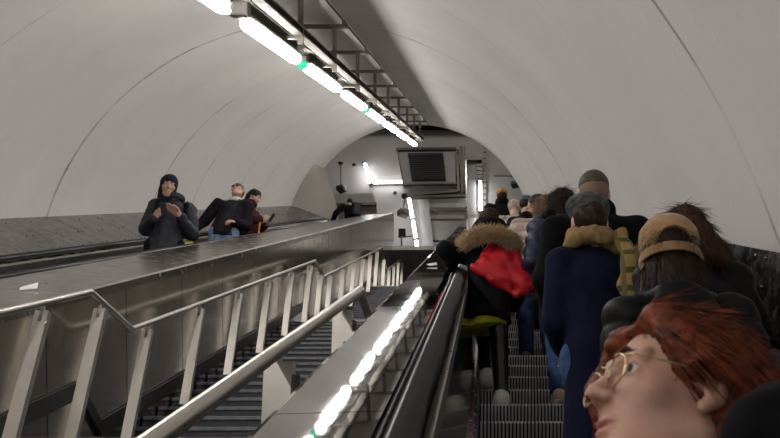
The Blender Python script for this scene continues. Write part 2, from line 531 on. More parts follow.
# near side
lstrip('skirt', [(LU1, -1.62), (LU1, -1.22), (LU1+.02, -1.2), (LU1+.03, -1.62)], -3, TL1, M['skirt'])
lstrip('skirt', [(LU0, -1.62), (LU0, -1.22), (LU0-.02, -1.2), (LU0-.03, -1.62)], -3, TL1, M['skirt'])
lstrip('inner_panel', [(-3.54, -1.22), (-3.50, -.70), (-3.47, -.70), (-3.51, -1.22)], -3, TL1, M['panelglass'])
mb = MB(); mb.tube([(p[0]+4.0, p[1], p[2]) for p in rail_path(-3.56, -.59, -3, 25.2, 0)], .042, 10, sq=(1.1, .8)); mb.build('handrail', M['rubber'], lesc)
# yellow strips on the inside of the far balustrade
for t in (13.1, 14.7):
    mb = MB(); mb.prism(LP([(-4.468, -.665), (-4.40, -1.2), (-4.392, -1.2), (-4.46, -.665)]), t, t+.5); mb.build('yellow_mark', M['yellow'], lesc)
# sloping deck toward the stairs: rises slightly to the top
mb = MB(); NJ = 13
def dk(t):
    f = (t-4.9)/(25.5-4.9)
    return -.62+.16*f, -.585+.085*f
t = -3.0; e1 = 25.4
while t < e1-.01:
    e = min(t+2.2, e1)
    rings = []
    for y in (t+.003, e-.003):
        a, b = dk(y)
        rings.append([(p[0]+4.0, y, p[1]-RW) for p in ((-2.655, a-.012), (-2.675, a), (-3.44, b), (-3.46, b-.02), (-3.46, b-.07), (-2.655, a-.07))])
    mb.loft(rings, None, False); t = e
mb.build('deck_plate', M['deckdull'], lesc)
# tall cladding sheets along the stairs
t = -3.0; n = 0
while t < 25.35:
    e = min(t+1.2, 25.45)
    mb = MB(); rings = []
    for y in (t+.007, e-.007):
        a, b = dk(y)
        drop = 0 if y < 24.8 else -.06
        rings.append([(p[0]+4.0, y, p[1]-RW) for p in ((-2.66, a-.02+drop), (-2.66, -3.0), (-2.69, -3.0), (-2.69, a-.02+drop))])
    mb.loft(rings, None, False); mb.build('cladding_sheet', M['clad'], lesc); t = e; n += 1
lstrip('end_cladding', [(-2.67, -.55), (-2.67, -3.0), (-3.48, -3.0), (-3.48, -.55)], 25.38, 25.46, M['clad'])
lstrip('truss_cover', [(-2.70, -.70), (-2.70, -3.0), (-3.40, -3.0), (-3.40, -.70)], -3, 25.4, M['black'])
# a paper scrap lying on the deck
mb = MB()
pa = Vector((-3.0, 5.75, dk(5.75)[1]-.012))
mb.add([(0, 0, 0), (.09, .05, .006), (.055, .13, .035), (-.03, .07, .01), (0, 0, -.004), (.09, .05, .002), (.055, .13, .031), (-.03, .07, .006)],
       [(0, 1, 2, 3), (7, 6, 5, 4), (0, 4, 5, 1), (1, 5, 6, 2), (2, 6, 7, 3), (3, 7, 4, 0)])
setp(mb.build('paper_scrap', M['whiteplastic'], None, W(*pa), (INC, 0, 0)), 'crumpled paper scrap lying on the steel deck at the left', 'paper')
mb = MB()
mb.add([(0, 0, 0), (.06, .03, .004), (.05, .08, .02), (-.03, .05, .008), (0, 0, -.004), (.06, .03, 0), (.05, .08, .016), (-.03, .05, .004)],
       [(0, 1, 2, 3), (7, 6, 5, 4), (0, 4, 5, 1), (1, 5, 6, 2), (2, 6, 7, 3), (3, 7, 4, 0)])
setp(mb.build('paper_scrap', M['whiteplastic'], None, W(-.47, 7.26, -.553), (INC, 0, 0)), 'small scrap of paper lying on the deck between stairs and right escalator', 'paper')

# ================================================================== STAIRS
st = tthing('staircase', 'dark blue stone staircase running up between the two escalators', 'staircase', -1.62, 0, -1.5)
RISE, GO = .160, .277
# flights: the edge line square to the slope drops at each landing
pos = W(-1.62, .55, -1.36)
y, z = pos.y-EYE.y, pos.z-EYE.z
LAND_T = [4.9, 12.1, 20.2]
LI = 0; treads = []
base = W(-1.62, 0, -1.5)
for i in range(100):
    tt = y*math.cos(INC)+z*math.sin(INC)
    if tt > 25.2: break
    go = GO; lab = 'step'
    if LI < 3 and tt > LAND_T[LI]:
        go = (.94, .90, 1.45)[LI]; LI += 1; lab = 'landing'
    treads.append((y, z, go, lab)); y += go; z += RISE
sm = {}
for (yy, zz, go, lab) in treads:
    if lab not in sm or lab == 'landing':
        mb = MB(); mb.box(-1.03, 1.04, 0, go+.03, -.20, 0); s0 = mb.build(lab, M['stairriser'], st); sm[lab] = s0.data
        mb = MB(); mb.box(-1.03, 1.04, -.012, .05, -.028, .003, b=.004)
        n0 = mb.build('nosing', M['landingedge'] if lab == 'landing' else M['stairnose'], s0); sm[lab+'n'] = n0.data
        s = s0
    else:
        s = bpy.data.objects.new(lab, sm[lab]); C.objects.link(s); s.parent = st
        n = bpy.data.objects.new('nosing', sm[lab+'n']); C.objects.link(n); n.parent = s
    wp = Vector((-1.62, yy+EYE.y, zz+EYE.z))
    lp = Matrix.Rotation(-INC, 3, 'X') @ (wp-base)
    s.location = lp; s.rotation_euler = (-INC, 0, 0)
# black skirting along the wall
segs = []
def stair_w(t):
    best = None
    for (yy, zz, go, lab) in treads:
        tt, ww = yz_local(yy, zz)
        if tt <= t: best = ww
    return best if best is not None else -1.36
mb = MB(); pts = [(tt, stair_w(tt)) for tt in np.arange(1.0, 25.0, .3)]
rings = [[(-1.03, t, w+1.5+.17), (-1.03, t, w+1.5+.06), (-1.012, t, w+1.5+.06), (-1.012, t, w+1.5+.17)] for t, w in pts]
mb.loft(rings, None, False); mb.build('skirting', M['skirtblack'], st)

# ---- handrails of the stairs
def rail_thing(name, label, u, pts, rr, posts, flat):
    o = tthing(name, label, 'handrail', u, 0, -1.4)
    mb = MB(); mb.tube([(0, t, w+1.4) for t, w in pts], rr, 14); mb.build('rail', M['railsteel'], o)
    for (t, w, t2, w2, wd) in posts:
        mb = MB()
        a = Vector((0, t, w+1.4-.05)); b = Vector((0, t2, w2+1.4))
        d = (b-a).normalized(); sx = Vector((1, 0, 0)); sy = d.cross(sx)
        x0, x1 = flat
        ring = lambda c, k: [c+sx*x0*k+sy*(-wd/2), c+sx*x1*k+sy*(-wd/2), c+sx*x1*k+sy*wd/2, c+sx*x0*k+sy*wd/2]
        mb.loft([ring(a, 1), ring(b, 1)], None, False)
        p = mb.build('post', M['post'], o)
        mb = MB(); mb.tube([(0, t, w+1.4), (0, t-.01, w+1.4-.04), (0, t+(t2-t)*.12, w+1.4+(w2-w)*.12)], .011, 8)
        mb.sphere((x1+.002, t+(t2-t)*.14, w+1.4+(w2-w)*.14), (.006, .012, .012), 8, 6)
        mb.build('bracket', M['railsteel'], p)
        if rr > .025:
            mb = MB(); ring = lambda c, k: [c+sx*(x1+.002)+sy*(-.05*k), c+sx*(x1+.012)+sy*(-.05*k), c+sx*(x1+.012)+sy*.07*k, c+sx*(x1+.002)+sy*.07*k]
            mb.loft([ring(a-Vector((0, 0, .05)), .8), ring(a-Vector((0, 0, .12)), 1.2), ring(b, 1.2)], None, False); mb.build('side_plate', M['darkmetal'], p)
    return o
UA = -2.45
railpts = [(t*KT, w) for t, w in [(-.5, -.57), (2.95, -.585), (3.29, -.91), (6.79, -.905), (7.12, -1.19), (11.05, -1.17), (11.6, -1.76), (13.9, -1.76)]]
def rail_w(t):
    for (a, b) in zip(railpts, railpts[1:]):
        if a[0] <= t <= b[0]: return a[1]+(b[1]-a[1])*(t-a[0])/(b[0]-a[0])
    return railpts[-1][1]
posts = []
for t in [x*KT for x in (1.45, 2.05, 2.64, 3.03, 3.45, 4.08, 4.72, 5.35, 5.98, 6.6, 7.02, 7.45, 8.1, 8.75, 9.4, 10.0, 10.6, 11.3, 11.9, 12.5, 13.1, 13.7)]:
    w = rail_w(t)
    L = .88
    a = rad(29)
    posts.append((t, w, t-L*math.sin(a), w-L*math.cos(a), .045))
rail_thing('stair_handrail', 'long kinked steel handrail on posts along the left stair wall', UA, railpts, .021, posts, (-.036, .036))
UB = -.80
rp = [(-1.0, -.58), (5.62, -.585), (6.25, -.915), (12.7, -.905)]
railpts = rp
posts = []
for t in (.9, 2.1, 3.45, 4.97, 6.9, 8.5, 10.2, 11.8):
    w = rail_w(t)
    posts.append((t, w, t-.16, w-.80, .06))
rail_thing('stair_handrail', 'thick steel handrail on broad posts at the right edge of the stairs', UB, rp, .030, posts, (-.055, .055))

# ================================================================== LAMPS AND CABLE TRAY
LU, LW = -2.10, 1.49
ordn = ['nearest fluorescent strip lamp, cut by the top edge of the photo', 'second strip lamp from the front, largest seen whole, before the first green lamp', 'third strip lamp from the front, just after the first green lamp', 'fourth strip lamp from the front under the cable tray', 'fifth strip lamp from the front, just after the second green lamp', 'sixth strip lamp from the front under the cable tray', 'seventh strip lamp, last but one toward the top of the shaft', 'farthest strip lamp of the row, at the top of the shaft']
def strip_lamp():
    o = tthing('strip_lamp', ordn[1], 'lamp', LU, 5.13, LW, 'strip lamps under the cable tray')
    L = 2.12
    mb = MB()   # diffuser: long body with chamfered ends
    pr = [(-.04, .05), (.04, .05), (.066, .0), (.045, -.03), (-.045, -.03), (-.066, .0)]
    def sc(k, dz=0): return [(x*k, z*(.6+.4*k)+dz) for x, z in pr]
    rings = []
    for y, k in ((0, .62), (.07, .92), (.12, 1), (L-.12, 1), (L-.07, .92), (L, .62)):
        rings.append([(x, y, z) for x, z in sc(k)])
    mb.loft(rings, None, False); mb.build('diffuser', M['lamp'], o)
    mb = MB(); mb.box(-.07, .07, .02, L-.02, .048, .085, b=.01); h = mb.build('housing', M['lamphousing'], o)
    for y in (.06, L-.06):
        mb = MB(); mb.box(-.012, .012, y-.015, y+.015, .08, .17); mb.build('hanger', M['galv'], h)
    for sx in (-1, 1):
        for y in (.10, L-.10):
            mb = MB(); mb.box(sx*.064-.005, sx*.064+.005, y-.015, y+.015, -.01, .06); mb.build('clip', M['clip'], o)
    return o
l0 = strip_lamp()
for k in range(-4, 8):
    t = 5.13+2.672*k
    o = l0 if k == 0 else copy_tree(l0)
    o.location = W(LU, t, LW)
    o['label'] = ordn[k] if k >= 0 else 'strip lamp of the same row, behind the camera over the lower escalator'
tr = tthing('cable_tray', 'metal cable tray hung on rods beneath the crown above the lamps', 'cable tray', -2.0, 0, 1.6)
TA, TB = -5.5, 26.4
def tp(lst): return [(u+2.0, w-1.6) for u, w in lst]
def tstrip(name, u0, u1, w0, w1, mat, b=0):
    mb = MB(); mb.box(u0+2, u1+2, TA, TB, w0-1.6, w1-1.6); return mb.build(name, mat, tr)
tstrip('side_rail', -2.18, -2.16, 1.645, 1.73, M['galv'])
tstrip('side_rail', -2.02, -2.0, 1.645, 1.73, M['galv'])
fl = MB()
for i in range(7): fl.box(-2.16+.02*i+2, -2.148+.02*i+2, TA, TB, .055, .065)
fl.build('tray_floor', M['galv'], tr)
mb = MB(); mb.prism(tp([(-1.945, 1.615), (-1.845, 1.615), (-1.845, 1.63), (-1.915, 1.63), (-1.915, 1.685), (-1.845, 1.685), (-1.845, 1.70), (-1.945, 1.70)]), TA, TB); mb.build('channel', M['galv'], tr)
for i, (u, w) in enumerate(((-2.06, 1.70), (-2.10, 1.68), (-2.13, 1.71))):
    mb = MB(); mb.tube([(u+2, TA+j*(TB-TA)/60, w-1.6+.012*math.sin(j*1.7+i)) for j in range(61)], .014, 6); mb.build('cable', M['black'], tr)
t = -2.8; pitch = 1.98
BT = []
while t < 26.4: BT.append(t); t += pitch
cr = lambda u: W0+math.sqrt(R*R-(u-U0)**2)
for t in BT:
    mb = MB(); mb.box(-2.52+2, -1.72+2, t-.02, t+.02, 2.07-1.6, 2.11-1.6); mb.box(-2.52+2, -1.72+2, t+.05, t+.075, 2.07-1.6, 2.11-1.6)
    ca = mb.build('crown_bar', M['galv'], tr)
    mb = MB(); mb.box(-1.905+2, -1.855+2, t-.025, t+.025, 1.53-1.6, 2.10-1.6); mb.build('hanger', M['galv'], tr)
    mb = MB(); mb.box(-2.18+2, -1.86+2, t-.02, t+.02, 1.585-1.6, 1.62-1.6); mb.build('cross_arm', M['galv'], tr)
    for uu in (-2.45, -1.78):
        mb = MB(); mb.tube([(uu+2, t+.035, 2.08-1.6), (uu+2, t+.035, cr(uu)-1.6+.005)], .012, 6); mb.build('anchor', M['galv'], ca)
mb = MB(); mb.tube([(-1.735+1.735, TA+j*(TB-TA)/60, 0.004*math.sin(j*2.1)) for j in range(61)], .013, 6)
setp(mb.build('ceiling_cable', M['black'], None, W(-1.735, 0, cr(-1.735)-.03), (INC, 0, 0)), 'thin black cable clipped along the crown of the vault', 'cable')
for lab, t in (('nearest green lamp on the row, between the two largest strip lamps', 10.21), ('second green lamp on the row, halfway up the shaft', 15.56), ('farthest green lamp on the row, near the top', 23.57)):
    o = tthing('green_lamp', lab, 'lamp', LU, t, LW, 'green lamps between the strip lamps')
    mb = MB(); mb.box(-.06, .06, -.05, .06, .03, .10, b=.01); mb.box(-.015, .015, -.015, .015, .09, .17); mb.build('base', M['lamphousing'], o)
    mb = MB(); mb.lathe([(.062, .035), (.066, .015), (.060, -.012), (.045, -.032), (.02, -.044), (.003, -.046)], 18); mb.build('lens', M['green'], o)
# a junction box at the near end of the tray
o = tthing('junction_box', 'dark junction box between the two nearest strip lamps', 'box', LU+.02, 7.56, LW+.05)
mb = MB(); mb.box(-.09, .09, -.06, .06, -.03, .09, b=.012); mb.build('case', M['lamphousing'], o)
mb = MB(); mb.box(-.06, .06, -.04, .04, -.04, -.028, b=.004); mb.build('lid', M['black'], o)
# ================================================================== UPPER HALL beyond the arch
YB = 29.0
ZF = W(0, 25.0, -1.38).z            # landing level
ZC = at_y(420, 135, YB).z
def sbox(name, x0, x1, y0, y1, z0, z1, mat, kind='structure'):
    mb = MB(); c = Vector(((x0+x1)/2, (y0+y1)/2, z0)); mb.box(x0-c.x, x1-c.x, y0-c.y, y1-c.y, 0, z1-z0)
    o = mb.build(name, mat, None, c)
    if kind: o['kind'] = kind
    return o
sbox('wall_back', -7.8, 3.8, YB, YB+.3, ZF-.3, ZC+.6, M['hallwall'])
sbox('wall_hall_left', -7.8, -7.6, 21, YB, ZF-.3, ZC+.6, M['hallwall'])
sbox('wall_hall_right', 3.6, 3.8, 21, YB, ZF-.3, ZC+.6, M['hallwall'])
sbox('ceiling_hall', -7.8, 3.8, 16, YB, ZC+.45, ZC+.7, M['darkmetal'])
sbox('floor_landing', -7.8, 3.8, 22.3, YB, ZF-.12, ZF, M['concrete'])
# dark beams under the hall ceiling
for i, y in enumerate((YB-.25, YB-.75, YB-1.25, YB-1.8, YB-2.4)):
    z = ZC+(.0 if i == 0 else .12)
    sbox('trim_%d' % (i+2), -7.0, 3.4, y-.07, y+.07, z, z+.22, M['darkmetal'])

def quad_board(name, pts, y, thick, mat, parent=None, loc=None, z0=None):
    """board whose outline is given by four or more pixels on the plane y; real thickness toward the viewer"""
    P = [at_y(px, py, y) for px, py in pts]
    c = sum(P, Vector())/len(P) if loc is None else loc
    mb = MB()
    vs = [p-c for p in P]+[p-c+Vector((0, thick, 0)) for p in P]
    n = len(P)
    mb.add(vs, [tuple(range(n)), tuple(range(n, 2*n))[::-1]]+[(i, n+i, n+(i+1) % n, (i+1) % n) for i in range(n)])
    return mb.build(name, mat, parent, None if parent else c), c
def bar_on(name, p0, p1, y, w, d, mat, parent, c):
    a, b = at_y(*p0, y)-c, at_y(*p1, y)-c
    dd = (b-a).normalized(); n = Vector((-dd.z, 0, dd.x))*w/2
    mb = MB(); vs = []
    for yy in (0, d): vs += [a+n+Vector((0, yy, 0)), b+n+Vector((0, yy, 0)), b-n+Vector((0, yy, 0)), a-n+Vector((0, yy, 0))]
    mb.add(vs, [(0, 1, 2, 3), (7, 6, 5, 4), (0, 4, 5, 1), (1, 5, 6, 2), (2, 6, 7, 3), (3, 7, 4, 0)])
    return mb.build(name, mat, parent)
# bulkhead with the dark louvred screen
c = at_y(426, 166, YB-.5)
o = thing('louvre_unit', 'large framed grey unit with a dark louvred panel on the hall wall', 'vent', c)
quad_board('back_box', [(397, 149), (456, 149), (456, 184), (403, 184)], YB-.30, .29, M['greypanel'], o, c)
sc_, _ = quad_board('louvre_panel', [(407.5, 153), (443, 152.5), (446, 180), (412, 180.5)], YB-.36, .06, M['screen'], o, c)
for i in range(1, 13):
    f = i/13
    bar_on('slat', (407.5+4.5*f+.6, 153+27.5*f), (443+3*f-.6, 152.5+27.5*f), YB-.40, .055, .03, M['black'], sc_, c)
bar_on('frame_bar', (396, 148.7), (456, 148.2), YB-.42, .10, .14, M['darkmetal'], o, c)
bar_on('frame_bar', (403, 183.6), (457, 183), YB-.42, .07, .14, M['darkmetal'], o, c)
bar_on('frame_bar', (397, 149), (403.5, 184), YB-.40, .04, .10, M['brownledge'], o, c)
# cluster of ducts and pipes right of it
c = at_y(461, 170, YB-.4)
o = thing('pipe_frame', 'dark steel frame of beams and ducts right of the louvred unit', 'frame', c)
for p0, p1, w, m_ in (((457, 149), (458.5, 191), .09, 'darkmetal'), ((461, 146), (463, 192), .13, 'galv'), ((464.5, 146), (464.5, 192), .06, 'darkmetal'), ((458, 149), (463.5, 190), .05, 'darkmetal'),
                      ((404, 195), (457, 190.5), .11, 'darkmetal'), ((405, 196.8), (466, 195.3), .08, 'darkmetal'), ((466, 159), (482, 158.5), .10, 'darkmetal')):
    bar_on('beam', p0, p1, YB-.5, w, .14, M[m_], o, c)
bar_on('pipe', (466, 160), (466.8, 226), YB-.55, .045, .05, M['steel'], o, c)
sp = at_y(404, 196, YB-.5)-c
mb = MB(); mb.sphere(sp, .11, 12, 8); mb.build('end_knob', M['black'], o)
# stacked shutters / panels under the beam
c = at_y(445, 230, YB-.35)
o = thing('wall_shutter', 'pale stacked shutter panels below the steel beam at the top of the stairs', 'panel', c)
quad_board('side_panel', [(418, 196), (428, 196), (437, 275), (427, 275)], YB-.35, .3, M['greypanel'], o, c)
for y0, y1, dp in ((196.5, 207.5, .30), (210.5, 218.5, .26), (220, 240, .32), (242, 275, .32)):
    quad_board('shutter_panel', [(428.5+(y0-196)*.1, y0), (466, y0), (466, y1), (428.5+(y1-196)*.1, y1)], YB-dp, dp-.02, M['greypanel'], o, c)
bar_on('ledge', (429.5, 209), (466, 209), YB-.40, .09, .34, M['brownledge'], o, c)
bar_on('ledge', (430.5, 219.3), (466, 219.3), YB-.36, .05, .30, M['darkmetal'], o, c)
# right: pale cabinet, dark box, dotted duct, wall board
c = at_y(472, 190, YB-.2)
o = thing('wall_cabinet', 'tall pale wall cabinet between the pipe and the upright lamp', 'cabinet', c)
quad_board('body', [(467, 160), (476, 160), (476, 225), (467, 225)], YB-.30, .29, M['greypanel'], o, c)
bar_on('seam', (467.3, 179), (475.8, 178.6), YB-.305, .02, .02, M['brownledge'], o, c)
c = at_y(478.5, 170, YB-.2)
o = thing('wall_duct', 'dark upright duct box above the upright lamp', 'duct', c)
quad_board('body', [(476.3, 159), (482, 159), (482, 181), (476.3, 181)], YB-.34, .33, M['darkmetal'], o, c)
for i in range(5): bar_on('fixing', (476.5, 162+4*i), (481.8, 162+4*i), YB-.36, .03, .03, M['galv'], o, c)
c = at_y(484.5, 150, YB-.1)
o = thing('cable_duct', 'pale cable duct with dark clamps running up the hall wall', 'duct', c)
bar_on('duct', (484.7, 130), (484.7, 226), YB-.12, .10, .125, M['greypanel'], o, c)
for i in range(14): bar_on('clamp', (483.3, 134+6*i), (486, 134+6*i), YB-.15, .06, .04, M['darkmetal'], o, c)
c = at_y(512, 195, YB-.1)
o = thing('wall_board', 'wide pale board on the hall wall behind the queue', 'board', c)
quad_board('board', [(494, 176), (532, 176.5), (545, 235), (488, 235)], YB-.08, .07, M['greypanel'], o, c)
bar_on('top_edge', (494, 175.6), (532, 176.2), YB-.11, .05, .06, M['brownledge'], o, c)
# board at left behind the left escalator
c = at_y(358, 195, YB-.1)
o = thing('hall_shutter', 'brownish grey shutter housing on the hall wall over the left escalator', 'shutter', c)
quad_board('housing', [(335, 194), (373, 193), (376, 203), (335, 204)], YB-.45, .44, M['greypanel'], o, c)
quad_board('curtain', [(335, 204), (376, 203), (378, 236), (335, 236)], YB-.25, .24, M['brownledge'], o, c)
bar_on('lip', (335, 204.3), (376.5, 203.4), YB-.47, .10, .10, M['darkmetal'], o, c)
for i, (px, py, nm) in enumerate(((354, 165, ''), (395, 193, ''))):
    p = at_y(px, py, YB)
    mb = MB(); mb.lathe([(.07, 0), (.07, .03), (.04, .05), (.01, .055)], 10, Matrix.Rotation(PI/2, 4, 'X'))
    setp(mb.build('wall_fixture', M['black'], None, p), ('small dark round fitting on the hall wall left of the leaning lamp', 'small dark round fitting on the hall wall below the level lamp')[i], 'fitting')

# ---- hall tube lamps
def tube_lamp(label, p0, p1, y, w):
    a, b = at_y(*p0, y), at_y(*p1, y); c = (a+b)/2
    o = thing('tube_lamp', label, 'lamp', c, group='tube lamps in the upper hall')
    L = (b-a).length; Mx = (b-a).to_track_quat('Z', 'Y').to_matrix().to_4x4()
    mb = MB()
    k = 10
    rings = []
    for z, q in ((-L/2+.02, .55), (-L/2+.06, 1), (L/2-.06, 1), (L/2-.02, .55)):
        rings.append([(w*.5*q*math.cos(2*PI*i/k), w*.42*q*math.sin(2*PI*i/k), z) for i in range(k)])
    mb.loft(rings, Mx); mb.build('diffuser', M['halllamp'], o)
    mb = MB()
    for s in (-1, 1): mb.box(-w*.45, w*.45, -w*.4, w*.4, s*L/2-.03, s*L/2+.03, Mx, .01)
    mb.build('end_cap', M['darkmetal'], o)
    # back plate pressed toward the wall
    mb = MB()
    for i in range(2):
        pass
    n = Vector((0, 1, 0))
    q = (b-a).normalized().cross(n).normalized()*w*.3
    off = n*w*.5
    vs = [a-c+q+off, b-c+q+off, b-c-q+off, a-c-q+off]; vs += [v+n*(YB-y-w*.5 if YB-y < .55 else .06) for v in vs]
    mb.add(vs, [(0, 1, 2, 3), (7, 6, 5, 4), (0, 4, 5, 1), (1, 5, 6, 2), (2, 6, 7, 3), (3, 7, 4, 0)])
    mb.build('back_plate', M['lamphousing'], o)
    return o
tube_lamp('leaning tube lamp on the hall wall meeting the level lamp', (364.8, 163), (370.5, 184.5), YB-.2, .15)
tube_lamp('level tube lamp on the hall wall left of the louvred unit', (372, 182.4), (403, 181.8), YB-.2, .12)
tube_lamp('upright tube lamp under the dark duct, left of the orange hat', (480, 180.5), (480.4, 212), YB-.4, .15)
tl = [(409, 198), (412.8, 220), (416.2, 240), (419.2, 262)]
names = ['uppermost tube lamp of the leaning column beside the pale shutters', 'middle tube lamp of the leaning column beside the pale shutters', 'lowest tube lamp of the leaning column, near the green sign']
for i in range(3):
    p0, p1 = tl[i], tl[i+1]
    tube_lamp(names[i], (p0[0], p0[1]), (p1[0]-.2, p1[1]-.8), YB-.5, .15)
# two unseen fill lights added above the arch to brighten the back wall
for i, x in enumerate((-4.5, -.2)):
    ld = bpy.data.lights.new('hall_fill_light', 'AREA'); ld.energy = 26; ld.size = 1.6; ld.size_y = .3; ld.shape = 'RECTANGLE'; ld.color = (1, .95, .88)
    lo = bpy.data.objects.new('hall_fill_light', ld); C.objects.link(lo)
    lo.location = (x, YB-4.6, ZC+.3); lo.rotation_euler = (rad(38), 0, 0)
# ---- hanging loudspeakers
def speaker(label, top, bottom, y, size, rz, mface, cap=True):
    a, b = at_y(*top, y), at_y(*bottom, y)
    o = thing('hanging_loudspeaker', label, 'loudspeaker', b)
    mb = MB(); mb.tube([(0, 0, 0), a-b], .022, 8); mb.build('rod', M['galv'], o)
    mb = MB(); mb.lathe([(.03, -.10), (.09, -.02), (.11, .0)], 12, Matrix.Translation(a-b)); mb.build('ceiling_cup', M['black'], o)
    mb = MB(); R_ = Matrix.Rotation(rz, 4, 'Z') @ Matrix.Rotation(rad(-12), 4, 'X')
    sx, sy, sz = size
    mb.box(-sx, sx, -sy, sy, -sz, sz, R_, .03); mb.build('case', mface[0], o)
    mb = MB(); mb.lathe([(sz*.55, -sy-.001), (sz*.85, -sy-.03), (sz*.9, -sy-.05), (sz*.4, -sy-.052), (.01, -sy-.035)][::-1], 14, R_ @ Matrix.Rotation(PI/2, 4, 'X') @ Matrix.Scale(-1, 4, (0, 0, 1)) if False else R_ @ Matrix(((1, 0, 0, 0), (0, 0, 1, 0), (0, 1, 0, 0), (0, 0, 0, 1))))
    mb.build('horn', mface[1], o)
    return o
speaker('loudspeaker with white front hanging over the left escalator top', (340.5, 163), (341, 189), YB-1.2, (.17, .13, .10), rad(70), (M['black'], M['whiteplastic']))
speaker('grey loudspeaker hanging left of the leaning lamp column', (404.8, 197), (403, 213.5), YB-.9, (.19, .13, .12), rad(40), (M['galv'], M['lamphousing']))
speaker('dark loudspeaker hanging on a rod above the queue at right', (522, 170), (517.5, 184), YB-2.2, (.22, .12, .10), rad(-20), (M['black'], M['darkmetal']))
# small signal box and green sign near the foot of the leaning lamps
c = at_y(401.5, 232, YB-.5)
o = thing('signal_post', 'small dark signal box on a thin post below the grey loudspeaker', 'signal', c)
quad_board('box', [(398.5, 228.5), (405.5, 228.5), (405.5, 235), (398.5, 235)], YB-.6, .2, M['black'], o, c)
bar_on('post', (401.5, 234), (401.5, 330), YB-.55, .06, .06, M['galv'], o, c)
bar_on('arm', (398, 236), (412, 236), YB-.52, .04, .05, M['galv'], o, c)
c = at_y(412.3, 252, YB-.5)
o = thing('green_sign', 'small lit green sign at the foot of the leaning lamp column', 'sign', c)
quad_board('case', [(409.4, 249.2), (415.2, 249.2), (415.2, 254.8), (409.4, 254.8)], YB-.52, .1, M['black'], o, c)
quad_board('face', [(410, 249.8), (414.6, 249.8), (414.6, 254.2), (410, 254.2)], YB-.535, .012, M['greensign'], o, c)
